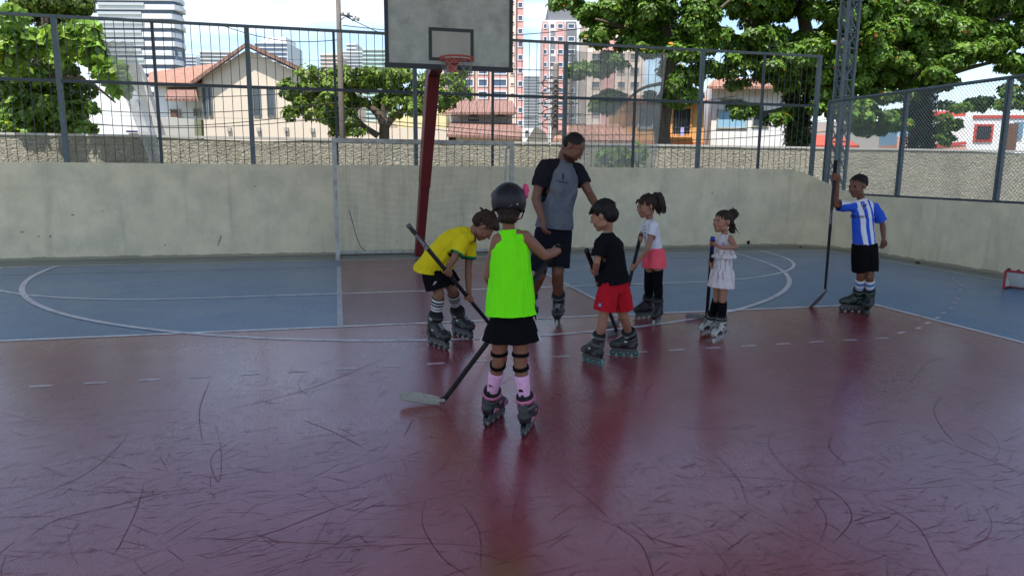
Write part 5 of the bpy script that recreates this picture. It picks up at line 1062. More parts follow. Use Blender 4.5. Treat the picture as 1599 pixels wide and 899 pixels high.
def stick(label, top, heel, bladedir, mshaft, mblade, blade_len=.28, grip=None, bh=.07, lift=0.0, grip_len=.14, text=None, camside=None):
    d = (heel - top).normalized(); L_ = (heel - top).length; bd = V(bladedir); bd.normalize(); B = MB(); n_ = up0.cross(bd); n_.normalize()
    x = d.cross(n_).normalized(); y = d.cross(x)
    e = heel - d * .05 + up0 * (bh * .35)
    B.rings([(top, x, y, .018, .013), (top.lerp(heel, .5), x, y, .0175, .0125), (heel - d * .10, x, y, .0165, .010), (heel - d * .03 + up0 * .01, x, y, .020, .009)], 12, sq=4)
    o = B.build('hockey_stick', mshaft, None, True); settle(o, V((heel.x, heel.y, 0))); tag(o, label, 'hockey stick')
    B = MB(); rr = []
    for i in range(9):
        t = i / 8; c = heel + bd * (blade_len * (t - .02)) + n_ * (.03 * t * t) + up0 * (bh / 2 + lift * t); h_ = bh * (.42 + .08 * math.sin(t * 3)) * (1 if t < .95 else .7) * (.9 if t < .06 else 1); rr.append((c - bd * 0, up0, n_, h_, .006))
    B.rings(rr, 12, sq=3); B.cap(heel - d * .06, heel + up0 * bh * .5 + bd * .01, .016, .012, 10); B.build('blade', mblade, o, True)
    if grip:
        B = MB(); B.rings([(top - d * .004, x, y, .021, .018), (top + d * .012, x, y, .021, .018), (top + d * .014, x, y, .0185, .0145), (top + d * grip_len, x, y, .0185, .0145)], 12, sq=4); B.build('grip_tape', grip, o, True)
    if text:
        s_, off, size, mt = text; vdir = camside.normalized(); nx = d; ny = vdir.cross(nx).normalized(); vd = nx.cross(ny); c = top + d * off + vdir * .0175
        flat_text(s_, size, c, nx, ny, mt, o)
    return o
def text_mesh(s_, size, shear=0):
    cu_ = bpy.data.curves.new('lettering', 'FONT'); cu_.body = s_; cu_.size = size; cu_.align_x = 'CENTER'; cu_.align_y = 'CENTER'; cu_.shear = shear; cu_.offset = size * .02; ob = bpy.data.objects.new('lettering', cu_); COL.objects.link(ob)
    dg = bpy.context.evaluated_depsgraph_get(); dg.update(); me = bpy.data.meshes.new_from_object(ob.evaluated_get(dg)); bpy.data.objects.remove(ob); bpy.data.curves.remove(cu_); me.materials.clear(); return me
def flat_text(s_, size, c, nx, ny, m_, parent):
    me = text_mesh(s_, size); co = co_get(me); w_ = np.array(c)[None] + co[:, 0:1] * np.array(nx)[None] + co[:, 1:2] * np.array(ny)[None]; co_set(me, w_); return link(me, 'lettering', m_, parent)
def proj_patch(me, c, nx, ny, nz_, target, m_, parent, name='lettering', off=.003):
    """lay a flat mesh on a garment: cast each vertex along -nz_ onto it"""
    tm = target.data; pl = V((0, 0, 0)); r = target
    while r is not None: pl += r.location; r = r.parent
    bv = BVHTree.FromPolygons([v_.co + pl for v_ in tm.vertices], [tuple(p.vertices) for p in tm.polygons])
    bm = bmesh.new(); bm.from_mesh(me); bmesh.ops.triangulate(bm, faces=bm.faces); bmesh.ops.subdivide_edges(bm, edges=[e for e in bm.edges if e.calc_length() > .02], cuts=1); 
    for v_ in bm.verts:
        p = V(c) + V(nx) * v_.co.x + V(ny) * v_.co.y; hit = bv.ray_cast(p + V(nz_) * .3, -V(nz_)); v_.co = (hit[0] + V(nz_) * off) if hit[0] is not None else p
    bm.to_mesh(me); bm.free(); me.materials.clear(); return link(me, name, m_, parent)
def hair_cap(s, parts, name='hair', amp=.006, voxel=.0045, fx=60, locks=None, m_=None):
    B = MB(); ax = (s.hR, s.hF, s.hU); h = s.hs
    for a, b_, c, r1, r2, r3 in parts: B.ell(s.headframe(a, b_, c), ax, (r1 * h, r2 * h, r3 * h), 22, 14)
    for lk in (locks or []):
        pts = [s.headframe(*p) for p in lk[0]]; B.chain(pts, [r_ * h for r_ in lk[1]], 8)
    me = remesh(B, voxel, 1); co = co_get(me); nn = normals(me); hc = np.array(s.head)
    L = (co - hc) @ np.stack([np.array(s.hR), np.array(s.hF), np.array(s.hU)]).T / h
    ang = np.arctan2(L[:, 0], L[:, 1] + .3); d = np.array([noise.noise(V((ang[i] * 9, L[i, 2] * 3 + L[i, 1] * 2, 3.1))) + .6 * noise.noise(V((ang[i] * 24, L[i, 2] * 6, L[i, 1] * 5))) for i in range(len(co))])
    co_set(me, co + nn * (d * amp)[:, None]); return link(me, name, m_ or s.hair, s.o, True)
CAP = [(0, -.14, .17, .365, .40, .345), (0, -.26, .0, .33, .30, .30)]
rl = random.Random(5)
def wisps(n, r0=.4, ln=.1, top=True, rad=.012):
    out_ = []
    for i in range(n):
        a = rl.uniform(0, 6.28); e = rl.uniform(.25 if top else -.6, 1.45); d = V((math.cos(a) * math.cos(e) * .37, math.sin(a) * math.cos(e) * .42 - .12, math.sin(e) * .36 + .15)); t_ = V((rl.gauss(0, 1), rl.gauss(0, 1) - .2, rl.gauss(0, .5))); t_ = t_.normalized() * ln
        out_.append(([tuple(d), tuple(d + t_ * .6 + d * .04), tuple(d + t_ + d * .03)], [rad * 1.6, rad, rad * .4]))
    return out_
def J(hd): return lambda u, v_, off=0.0: at(u, v_, hd + off)
BLK = cloth('black_cloth', (.006, .006, .007), spec=.06)
TAPE = mat('worn_white_tape', (.29, .28, .24), .8, .2, 40, .0006, 80, dirt=(.05, .05, .05), dirt_amt=.7, dscale=30, stretch=(2.2, 2.2, .5))
CARB = mat('black_carbon', (.010, .010, .012), .55, .3, 30, spec=.3); BLTAPE = mat('black_tape', (.010, .010, .012), .8, .3, 40, .001, 80); GRTAPE = mat('scuffed_grey_blade', (.15, .15, .145), .7, .4, 40, .001, 80, dirt=(.02, .02, .02), dirt_amt=.7, dscale=20)
PRINT = mat('pale_print', (.42, .42, .42), .6); GRIPW = mat('grey_grip', (.09, .09, .085), .8, .3, 40)

# ============ coach
j = J(6.9); P = dict(head=j(896, 231, -.08), neck=j(878, 252), shA=j(850, 260, -.12), elA=j(836, 310, -.16), wrA=j(847, 343, -.22), shB=j(900, 263, .12), elB=j(921, 303, .05), wrB=j(935, 328, -.12), hipA=j(853, 362, -.04), hipB=j(876, 362, .06), knA=j(843, 430, .0), anA=j(828, 484, .25), knB=j(871, 425, -.02), anB=j(871, 486, .05), nr=.058, arm=1.05, leg=1.0, sl=0.3)
skA = (gnd(822, 497), gnd(834, 506)); skB = (gnd(874, 499), gnd(868, 515))
c = Person('tall man in grey raglan T-shirt and black shorts looking down beside the children', 'dark', 6.9, 1.18, dirv(.78, -.40, -.95), up0 + dirv(.3, 0, 0) * .15, .262, dirv(.45, -.88, 0), P, [skA, skB])
c.hand_free('A', dirv(.15, -.2, -1), dirv(.6, .2, 0), .55); c.hand_free('B', dirv(.7, -.3, -.8), dirv(.3, .6, -.6), .4)
c.build_body(.0055, beard=True)
mc = cloth('grey_raglan_cloth', (.115, .125, .145), var=.1); g_ = NG(mc); x, y, z, w_ = g_.attr('tc'); raglan = g_.m('GREATER_THAN', g_.m('ADD', g_.m('ABSOLUTE', x), g_.m('MULTIPLY', y, .6)), .485); g_.over(g_.m('MAXIMUM', raglan, g_.m('GREATER_THAN', z, .02)), (.012, .012, .016))
nz2 = mc.node_tree.nodes.new('ShaderNodeTexNoise'); nz2.inputs['Scale'].default_value = 3.5; tcn = mc.node_tree.nodes.new('ShaderNodeTexCoord'); mc.node_tree.links.new(tcn.outputs['Object'], nz2.inputs[0])
g_.over(g_.m('MULTIPLY', g_.m('MULTIPLY', g_.m('GREATER_THAN', nz2.outputs['Fac'], .52), g_.m('LESS_THAN', g_.m('ADD', g_.m('ABSOLUTE', x), g_.m('MULTIPLY', y, .6)), .44)), .45), (.075, .09, .125))
sh = c.shirt(mc, hem=.06, ease=.036, flare=.006, sleeve=(.62, .62), swide=1.08, wr=(.013, 9, 5, 1), voxel=.007, vneck=.5)
B = MB(); B.add([(-.07, -.002, 0), (-.02, -.008, 0), (.03, -.003, 0), (.07, -.004, 0), (.065, .003, 0), (.01, .007, 0), (-.03, .002, 0), (-.075, .004, 0)], [tuple(range(8))]); cN = dirv(.3, -.95, 0); cX = up0.cross(cN)
DKP = mat('dark_shirt_print', (.012, .012, .016), .8); proj_patch(B.mesh('b'), at(876, 284, 6.8), (cX - up0 * .22).normalized(), up0, cN, sh, DKP, sh, 'shirt_print')
B = MB(); B.add([(-.012, -.025, 0), (.010, -.03, 0), (.014, 0, 0), (.008, .03, 0), (-.008, .022, 0)], [tuple(range(5))]); proj_patch(B.mesh('b'), at(877, 275, 6.8), cX, up0, cN, sh, DKP, sh, 'shirt_print')
c.shorts(cloth('navy_black_shorts', (.008, .008, .014)), .88, 1.08, voxel=.007, wr=(.006, 8, 3, 5))
hair_cap(c, [(0, -.115, .175, .348, .392, .338), (0, -.25, .02, .31, .27, .25)], amp=.003)
B = MB(); nkp = c.ring(.97, 1, 1); pts = [c.nk + (nkp[1] * math.cos(a) * .07 + nkp[2] * math.sin(a) * .075 + up0 * (.02 - .06 * max(0, math.sin(a)))) * 1.0 for a in [i * math.pi / 14 for i in range(28)]]; B.path(pts, .0035, 6, closed=True); B.build('cord_necklace', M['cable'], c.o, True)
for sk_, kn in ((skA, P['knA']), (skB, P['knB'])): skate(c, sk_[0], sk_[1], kn, .30, 'clear', 'grey', 'black', 'grey', 'silver', .31, .040)
for sd in 'AB': c.sock(sd, .68, .95, cloth('black_sock_cloth', (.02, .02, .022)))
# ============ lime girl
j = J(4.0); P = dict(head=j(795, 322, .03), neck=j(794, 359, .02), shA=j(778, 375), elA=j(762, 432, .05), wrA=j(778, 468, .24), shB=j(819, 370), elB=j(850, 399, .04), wrB=j(874, 391, .20), hipA=j(783, 500), hipB=j(815, 500), knA=j(779, 562, .03), anA=j(771, 628, .02), knB=j(812, 564), anB=j(812, 640, .02), arm=1.1, leg=.98, sl=0.245)
skA = (gnd(757, 669), gnd(786, 649)); skB = (gnd(815, 686), gnd(834, 660))
lg = Person('girl in a neon green tank top and black helmet seen from behind with hockey stick', 'mid', 4.0, .80, dirv(.12, 1, -.1), up0, .218, dirv(.1, 1, 0), P, [skA, skB], hair='brown')
st_t, st_h = at(874, 384, 4.28), V((*gnd(686, 634)[:2], .0)); heel = st_h
lg.hand_on('B', (st_t, heel), .05, .015); P['wrA'] = at(796, 474, 4.33) - dirv(.6, .3, -.3) * .04; lg.hand_on('A', (st_t, heel), (at(800, 478, 4.38) - st_t).length, .015)
lg.build_body(.005)
neon = cloth('neon_green_cloth', (.16, .80, .008), .8, .03); g_ = NG(neon)
B = MB()
for i in range(0): pass
sh = lg.shirt(neon, name='tank_top', hem=.07, ease=.026, flare=.07, tank=True, wr=(.014, 13, 1.4, 2), voxel=.0055, neckr=.07)
lg.shorts(BLK, .49, skirt=True, wr=(.006, 10, 1.2, 5), flare=.05, top=.16)
for i, sg in enumerate((-1, 1)):
    lat = lg.latH; fr = lg.bF; a0 = lg.pel + lat * sg * (.163 * .8) - up0 * .02; a1 = lg.pel.lerp((P['knA'] + P['knB']) / 2, .49) + lat * sg * (.220 * .8)
    B = MB(); B.bar(a0, a1, .006, .03, upv=fr); B.build('side_piping', cloth('white_piping', (.6, .6, .6)), lg.o)
hair_cap(lg, [(0, -.10, -.08, .31, .35, .34), (0, -.28, -.30, .20, .14, .16), (.1, -.24, -.34, .14, .1, .12), (-.12, -.22, -.33, .14, .1, .12)], amp=.007)
# helmet
hm = MB(); h = lg.hs; ax = (lg.hR, lg.hF, lg.hU); q = lg.headframe
hm.ell(q(0, -.08, .12), ax, (.46 * h, .54 * h, .50 * h), 36, 24)
me = remesh(hm, .005, 1); trim(me, [(q(0, -.08, -.13), -(lg.hU + lg.hF * .12), .5)]); helm = link(me, 'helmet', mat('matt_black_helmet', (.008, .009, .012), .48, .1, 20, spec=.3), lg.o, True)
sd_ = helm.modifiers.new('s', 'SOLIDIFY'); sd_.thickness = .012; sd_.offset = -1
for a, e in ((-.55, .42), (.55, .42), (-1.3, .5), (1.3, .5), (0, .95)):
    n_ = (lg.hR * math.sin(a) * math.cos(e) - lg.hF * math.cos(a) * math.cos(e) + lg.hU * math.sin(e)).normalized(); c_ = q(0, -.08, .12) + lg.hR * (n_.dot(lg.hR) * .463 * h) + lg.hF * (n_.dot(lg.hF) * .543 * h) + lg.hU * (n_.dot(lg.hU) * .503 * h)
    B = MB(); t_ = n_.orthogonal().normalized(); B.ell(c_, (t_, n_.cross(t_), n_), (.012, .012, .0025), 12, 6); B.build('vent', M['dark'], helm, True)  # flat dark discs paint the shade of vent holes onto the shell
B = MB(); c_ = q(.02, -.57, .02); B.path([c_ + lg.hR * (.026 * math.cos(a)) + lg.hU * (.014 * math.sin(a)) for a in [i * math.pi / 8 for i in range(16)]], .0035, 6, closed=True); B.build('adjuster_dial', SKM['grey'], helm, True)
B = MB(); B.box(q(.24, -.50, .03), (.022, .004, .007), ax); B.build('sticker', PRINT, helm)
for sx__ in (-1, 1):
    B = MB(); B.path([q(sx__ * .42, -.1, -.1), q(sx__ * .33, .02, -.3), q(0, .2, -.47)], .005, 6, flat=.4); B.build('chin_strap', BLK, helm)
B = MB(); c_ = q(.40, .05, .40)
for k in range(9): a = k * .7; B.ell(c_ + lg.hU * (.024 * math.cos(a)) + lg.hF * (.02 * math.sin(a)) + lg.hR * .006 * (k % 3), ax, (.012, .020, .020), 10, 7)
B.ell(c_, ax, (.016, .016, .016), 10, 7); B.build('bow', mat('pink_bow', (.62, .05, .16), .6, .2, 40), helm, True)
B = MB(); B.ell(q(-.42, -.1, .26), ax, (.012, .03, .02), 10, 7); B.build('decal', mat('dull_pink', (.25, .05, .09)), helm, True)
# gloves as dark bands round palm and wrist, arm bands
for sd in 'B':
    wv = (P['wr' + sd] - P['el' + sd]).normalized(); band_ring(P['wr' + sd] + wv * .002, wv, .0245, .035, .004).build('wrist_guard', BLK, lg.o, True)
    d = (heel - st_t).normalized(); B = MB(); cc = st_t + d * .05; out_ = (P['wr' + sd] - cc); out_ = (out_ - d * out_.dot(d)).normalized(); B.ell(cc + out_ * .028, (d, out_, d.cross(out_)), (.034, .016, .03), 14, 8); B.build('glove', BLK, lg.o, True)
B = MB(); 
pinkm = cloth('pink_sock_cloth', (.72, .40, .60)); 
for sd in 'AB':
    kn, an, hp = P['kn' + sd], P['an' + sd], P['hip' + sd]; t1 = (kn - hp).normalized(); t2 = (an - kn).normalized(); tilt = lg.latH * .12
    band_ring(kn - t1 * .045 * 1.0, (t1 + tilt * (1 if sd == 'A' else .3)).normalized(), .0455, .020, .006).build('knee_strap', BLK, lg.o, True)
    band_ring(kn + t2 * .040, (t2 + tilt * (1.6 if sd == 'A' else -.2)).normalized(), .0425, .022, .006).build('knee_strap', BLK, lg.o, True)
    B = MB(); B.ell(kn + lg.bF * .045, (lg.latH, lg.bF, up0), (.045, .025, .06)); B.build('knee_pad', mat('pink_knee_pad', (.5, .05, .12), .5), lg.o, True)
    sk_ = lg.sock(sd, .26, .92, pinkm)
    for f_, sh_ in ((.40, 0), (.56, -.3)):
        r_ = .0445 * .8 + .006; c_ = kn.lerp(an, f_) ; vd = -lg.bF; B = MB(); lx = lg.latH
        bear = []
        for dx, dz, w2, h2 in ((0, 0, .022, .007), (-.010, -.006, .007, .006), (.010, -.006, .007, .006), (0, -.009, .005, .003)):
            a = sh_ + dx / r_; p = c_ + (vd * math.cos(a) + lx * math.sin(a)) * (r_ + .002) + up0 * dz; tx = (lx * math.cos(a) - vd * math.sin(a)); B.ell(p, (tx, (vd * math.cos(a) + lx * math.sin(a)), up0), (w2 / 1.6, .003, h2), 10, 6)
        B.build('sock_print', BLK, sk_, True)
for sk2, kn in ((skA, P['knA']), (skB, P['knB'])): skate(lg, sk2[0], sk2[1], kn, .245, 'tyre', 'silver', 'black', 'pink', 'pink', .255, .036)
stick('black hockey stick with white taped blade held by the girl in neon green', st_t, heel, V((*gnd(622, 630)[:2], 0)) - V((heel.x, heel.y, 0)), CARB, TAPE, .27, BLTAPE, .076, lift=.03)
# ============ yellow shirt boy
j = J(6.15); P = dict(head=j(756, 354, .03), neck=j(736, 366, .02), shA=j(724, 374, -.13), elA=j(709, 404, -.20), wrA=j(697, 421, -.22), shB=j(734, 378, .13), elB=j(731, 419, .10), wrB=j(732, 459, .0), hipA=j(674, 415, -.07), hipB=j(684, 414, .08), knA=j(686, 459, -.08), anA=j(681, 514, -.12), knB=j(707, 453, .10), anB=j(699, 503, .14), arm=1.02, leg=1.0, sl=0.285)
skA = (gnd(670, 538), gnd(700, 548)); skB = (gnd(707, 522), gnd(738, 531))
yb = Person('boy in yellow football shirt bending forward over his hockey stick', 'mid', 6.15, .93, dirv(.52, .05, -.85), dirv(.85, 0, .45), .24, dirv(.75, 0, -.66), P, [skA, skB], bend=up0 * .095 + right0 * -.03, hair='light')
st_t = at(638, 352, 5.82); heel = V((*gnd(784, 529)[:2], 0.0)); st_t = at(638, 352, 5.62)
tt = lambda px_: (at(*px_) - st_t).length
yb.hand_on('A', (st_t, heel), tt((698, 425, 5.93)), .015); yb.hand_on('B', (st_t, heel), tt((733, 468, 6.1)), .015)
yb.build_body(.0045)
my = cloth('yellow_football_cloth', (.62, .50, .012), var=.08); g_ = NG(my); x, y, z, w_ = g_.attr('tc'); g_.over(g_.m('GREATER_THAN', z, .128), (.01, .26, .06)); g_.over(g_.m('GREATER_THAN', z, .141), (.005, .05, .05)); g_.over(g_.m('MULTIPLY', g_.m('LESS_THAN', w_, -.055), g_.m('MULTIPLY', g_.m('LESS_THAN', g_.m('ABSOLUTE', x), .035), g_.m('MULTIPLY', g_.m('GREATER_THAN', y, .16), g_.m('LESS_THAN', y, .36)))), (.16, .50, .38))
yb.shirt(my, hem=-.12, hemtilt=right0 * .3 - up0 * .15, ease=.034, flare=.05, sleeve=(.75, .66), swide=1.2, wr=(.010, 12, 5, 3))
o = yb.shorts(BLK, .80, 1.25, top=.0, wr=(.005, 10, 4, 5))
ax_c = -fwd0; me = text_mesh('F', .045, .5); proj_patch(me, at(680, 439, 6.1), right0, up0, ax_c, o, PRINT, o)
hair_cap(yb, [(0, -.13, .20, .385, .42, .36), (0, -.28, .05, .34, .29, .33), (0, .12, .36, .3, .26, .16)], amp=.012, locks=wisps(70, ln=.16, rad=.02))
st_m = cloth('black_ribbed_sock', (.02, .02, .022)), cloth('white_sock_band', (.5, .5, .5))
for sd in 'AB': yb.sock(sd, .12, .92, st_m, bands=[(.06, .12), (.18, .24), (.30, .36), (.42, .48)], ex=.006)
for sk2, kn in ((skA, P['knA']), (skB, P['knB'])): skate(yb, sk2[0], sk2[1], kn, .285, 'tyre', 'grey', 'black', 'black', 'silver', .275, .038)
stick('black hockey stick with a printed grey grip held by the boy in yellow', st_t, heel, V((.9, -.25, 0)), CARB, GRTAPE, .26, GRIPW, .07, text=('WARRIOR', .20, .040, PRINT), camside=-fwd0 + right0 * -.2, grip_len=.05)
# ============ black shirt boy
j = J(5.6); P = dict(head=j(941, 337, 0), neck=j(949, 364, .02), shA=j(937, 381, -.11), elA=j(932, 409, -.14), wrA=j(929, 428, -.02), shB=j(965, 383, .11), elB=j(955, 412, .20), wrB=j(942, 437, .22), hipA=j(949, 446, -.05), hipB=j(969, 446, .06), knA=j(942, 495, -.06), anA=j(938, 544, -.08), knB=j(973, 493, .08), anB=j(979, 531, .15), arm=1.0, leg=.98, sl=0.235)
skA = (gnd(941, 573), gnd(910, 562)); skB = (gnd(994, 557), gnd(955, 555))
bb = Person('boy in black T-shirt and red shorts standing with his back half turned', 'light', 5.6, .80, dirv(-.86, .36, -.36), up0, .232, dirv(-.8, .6, 0), P, [skA, skB], hair='black')
st_t = at(916, 391, 5.55); heel = V((*gnd(965, 522)[:2], 0.0))
bb.hand_on('A', (st_t, heel), (at(928, 426, 5.75) - st_t).length, .015); bb.hand_on('B', (st_t, heel), (at(936, 447, 5.9) - st_t).length, .015)
bb.build_body(.0045); o = bb.shirt(cloth('black_tshirt_cloth', (.007, .0075, .009), spec=.06), hem=.05, ease=.036, flare=.035, sleeve=(.70, .7), swide=1.2, wr=(.010, 12, 5, 4))
bb.shorts(cloth('red_shorts_cloth', (.40, .010, .02)), .78, 1.22, wr=(.011, 14, 2, 6)); so_ = bb.o.children[-1]
B = MB(); B.rings([((0, 0, 0), V((1, 0, 0)), V((0, 1, 0)), .017, .021), ((0, 0, .0008), V((1, 0, 0)), V((0, 1, 0)), .017, .021)], 20); proj_patch(B.mesh('b'), at(936, 475, 5.5), right0, up0, -fwd0, so_, mat('badge_blue', (.05, .06, .30)), so_, 'badge', .003)
B = MB(); B.rings([((0, 0, 0), V((1, 0, 0)), V((0, 1, 0)), .009, .012), ((0, 0, .0008), V((1, 0, 0)), V((0, 1, 0)), .009, .012)], 16); proj_patch(B.mesh('b'), at(936, 475, 5.5), right0, up0, -fwd0, so_, mat('badge_pale', (.45, .35, .5)), so_, 'badge_centre', .005)
hair_cap(bb, [(0, -.12, .20, .385, .425, .36), (0, -.28, -.02, .34, .28, .31), (0, .11, .33, .27, .20, .12)], amp=.006, locks=wisps(70, ln=.13, rad=.014) + [([(x_, .22, .33), (x_ * 1.15, .33, .22), (x_ * 1.2, .345, .15 + .03 * math.sin(x_ * 40))], [.03, .024, .008]) for x_ in [-.28 + .05 * i for i in range(12)]])
B = MB(); pts = [bb.nk + up0 * .012 + (bb.latS * math.cos(a) * .05 + bb.bF * math.sin(a) * .05) for a in [i * math.pi / 12 for i in range(24)]]; B.path(pts, .0016, 5, closed=True); B.build('neck_chain', SKM['silver'], bb.o)
for sk2, kn in ((skA, P['knA']), (skB, P['knB'])): skate(bb, sk2[0], sk2[1], kn, .235, 'teal', 'tyre', 'black', 'grey', 'silver', .29, .038)
for sd in 'AB': bb.sock(sd, .62, .94, cloth('dark_sock', (.03, .04, .05)))
stick('thin black hockey stick held low by the boy in the black T-shirt', st_t, heel, V((*gnd(948, 526)[:2], 0)) - V((heel.x, heel.y, 0)), CARB, GRTAPE, .2, BLTAPE, .06)
# ============ white shirt girl
j = J(7.25); P = dict(head=j(1009, 322, -.02), neck=j(1014, 343, .02), shA=j(1021, 353, -.10), elA=j(1012, 386, -.16), wrA=j(994, 413, -.15), shB=j(1009, 353, .11), elB=j(1000, 370, .16), wrB=j(999, 377, .05), hipA=j(1027, 396, -.06), hipB=j(1017, 396, .06), knA=j(1027, 441, -.08), anA=j(1027, 484, -.10), knB=j(1013, 440, .06), anB=j(1010, 476, .10), arm=.95, leg=.95, sl=0.235)
skA = (gnd(1029, 503), gnd(1021, 509)); skB = (gnd(1016, 496), gnd(994, 498))
wg = Person('girl with curly ponytail in white T-shirt and pink shorts leaning on her stick', 'light', 7.25, .80, dirv(-.88, -.30, -.25), up0, .232, dirv(-.9, -.4, 0), P, [skA, skB], hair='brown')
st_t = at(1001, 366, 7.22); heel = V((*gnd(966, 508)[:2], 0))
wg.hand_on('B', (st_t, heel), .05, .014); wg.hand_on('A', (st_t, heel), (at(989, 416, 7.1) - st_t).length, .014)
wg.build_body(.0045); mw = cloth('white_tshirt_cloth', (.60, .60, .66)); o = wg.shirt(mw, hem=.14, ease=.008, flare=0, sleeve=(.45, .45), swide=1.12, wr=(.004, 16, 8, 5))
for i, (u, v_, w2, h2) in enumerate(((1000, 354, .05, .010), (1001, 359, .035, .008), (1002, 364, .05, .012), (1001, 370, .03, .01))):
    B = MB(); B.add([(-w2 / 2, -h2 / 2, 0), (w2 / 2, -h2 / 3, 0), (w2 / 2.2, h2 / 2, 0), (0, h2 / 5, 0), (-w2 / 2, h2 / 2, 0)], [(0, 1, 2, 3, 4)]); proj_patch(B.mesh('b'), at(u, v_, 7.2), dirv(.5, -.85, 0), up0, dirv(-.85, -.5, 0), o, mat('faded_print', (.10, .10, .16)), o, 'shirt_print', .003)
wg.shorts(cloth('pink_shorts_cloth', (.80, .10, .14)), .50, 1.22, wr=(.006, 12, 3, 6), top=.14)
lk = []
for i in range(130):
    a = rl.uniform(0, 6.28); r_ = rl.uniform(0, .25); c0 = (r_ * math.cos(a), -.62 + r_ * math.sin(a) * .9, .30 + rl.uniform(-.12, .12)); lk.append(([c0, (c0[0] * 1.3, c0[1] - .05, c0[2] - .28), (c0[0] * 1.5 + rl.gauss(0, .07), c0[1] - .0 + rl.gauss(0, .09), c0[2] - .62 + rl.gauss(0, .08))], [.045, .05, .018]))
for i in range(16): x = rl.uniform(-.3, .3); lk.append(([(x, .22, .36), (x * 1.1, .31, .27), (x * 1.15, .34 + rl.gauss(0, .01), .17)], [.03, .026, .010]))
for i in range(6): lk.append(([(.33, .0, .1), (.36, .03, -.15), (.33, -.05 + rl.gauss(0, .05), -.4)], [.03, .02, .01])); lk.append(([(-.33, .0, .1), (-.36, .03, -.15), (-.33, -.05, -.4)], [.03, .02, .01]))
hair_cap(wg, [(0, -.12, .18, .37, .41, .35), (0, -.26, .05, .34, .28, .30), (0, -.52, .30, .13, .14, .14)], amp=.008, locks=lk + wisps(30, ln=.12))
for sd in 'AB': wg.sock(sd, -.45, .62, BLK, 'knee_sleeve', .010); wg.sock(sd, .60, .94, cloth('pale_blue_sock', (.18, .28, .62)), ex=.006)
for sk2, kn in ((skA, P['knA']), (skB, P['knB'])): skate(wg, sk2[0], sk2[1], kn, .235, 'clear', 'tyre', 'black', 'black', 'black', .29, .036)
stick('black hockey stick leaned on by the girl in the white T-shirt', st_t, heel, V((-.9, -.3, 0)), CARB, GRTAPE, .22, BLTAPE, .06)
# ============ smallest girl
j = J(6.45); P = dict(head=j(1128, 346, 0), neck=j(1132, 366, .01), shA=j(1140, 372, -.08), elA=j(1149, 386, -.17), wrA=j(1126, 387, -.22), shB=j(1124, 373, .10), elB=j(1112, 404, .14), wrB=j(1112, 428, .06), hipA=j(1133, 425, -.05), hipB=j(1123, 425, .06), knA=j(1128, 470, -.05), anA=j(1126, 506, -.06), knB=j(1119, 468, .05), anB=j(1112, 500, .10), arm=.98, leg=.95, sl=0.225)
skA = (gnd(1130, 530), gnd(1112, 539)); skB = (gnd(1112, 523), gnd(1095, 528))
td = Person('smallest girl smiling in a white ruffled romper with her hair in a bun', 'light', 6.45, .66, dirv(-.90, -.42, .02), up0, .207, dirv(-.85, -.5, 0), P, [skA, skB], hair='brown')
st_t = at(1113, 372, 6.28); heel = V((*gnd(1103, 499)[:2], 0))
td.hand_on('A', (st_t, heel), .06, .014); td.hand_on('B', (st_t, heel), (at(1109, 432, 6.4) - st_t).length, .014)
td.build_body(.0045); mr = cloth('white_patterned_romper', (.58, .54, .55), var=.05)
nt_ = mr.node_tree; vv = nt_.nodes.new('ShaderNodeTexNoise'); vv.inputs['Scale'].default_value = 22; mpv = nt_.nodes.new('ShaderNodeMapping'); mpv.inputs['Scale'].default_value = (2.0, 2.0, .35); tcv = nt_.nodes.new('ShaderNodeTexCoord'); nt_.links.new(tcv.outputs['Object'], mpv.inputs[0]); nt_.links.new(mpv.outputs[0], vv.inputs[0]); gm = NG(mr); gm.over(gm.m('MULTIPLY', gm.m('GREATER_THAN', vv.outputs['Fac'], .57), .6), (.28, .16, .24))
o = td.shirt(mr, name='romper', hem=-.05, ease=.018, flare=.012, tank=True, wr=(.006, 22, 4, 7), neckr=.06, voxel=.005)
B = MB(); kk = td.k; kn = (P['knA'] + P['knB']) / 2; q_ = td.pel.lerp(kn, .52); c0, lat, fr, _, _ = td.ring(0, 1, 1)
rr = [(td.pel + up0 * .03, lat, fr, .165 * kk, .135 * kk)] + [(td.pel.lerp(q_, t), lat, fr, (.180 + .025 * t) * kk, (.150 + .025 * t) * kk) for t in (0, .3, .6, .85, 1.0, 1.05)]; B.rings(rr[::-1], 34)
td.part(B, 'romper_frill', mr, .005, 3, [(q_, (q_ - td.pel).normalized(), .4)], (.012, 26, 1.5, 8))
B = MB(); c1, lat, fr, _, _ = td.ring(.62, 1, 1); c2 = td.ring(.40, 1, 1)[0]
B.rings([(c2 - up0 * .01, lat, fr, .200 * kk, .17 * kk), (c2, lat, fr, .196 * kk, .168 * kk), (c1, lat, fr, .150 * kk, .12 * kk), (c1 + up0 * .02, lat, fr, .12 * kk, .09 * kk)], 34); td.part(B, 'chest_frill', mr, .005, 2, [(c2, -up0, .3)], (.012, 30, 1.5, 9))
lk = []
for i in range(80):
    a = rl.uniform(0, 6.28); e = rl.uniform(-1, 1); c0 = (.12 * math.cos(a) * math.cos(e), -.58 + .13 * math.sin(a) * math.cos(e), .34 + .15 * math.sin(e)); g0 = [.02, -.58, .34]; dd = [c0[i_] - g0[i_] for i_ in range(3)]
    lk.append(([c0, tuple(c0[i_] + dd[i_] * .5 for i_ in range(3)), tuple(c0[i_] + dd[i_] * .8 + rl.gauss(0, .04) for i_ in range(3))], [.05, .04, .012]))
for i in range(30): lk.append(([(rl.gauss(0, .07), -.52, .15), (rl.gauss(0, .09), -.55, -.15), (rl.gauss(0, .10), -.60 + rl.gauss(0, .06), -.52)], [.05, .05, .015]))
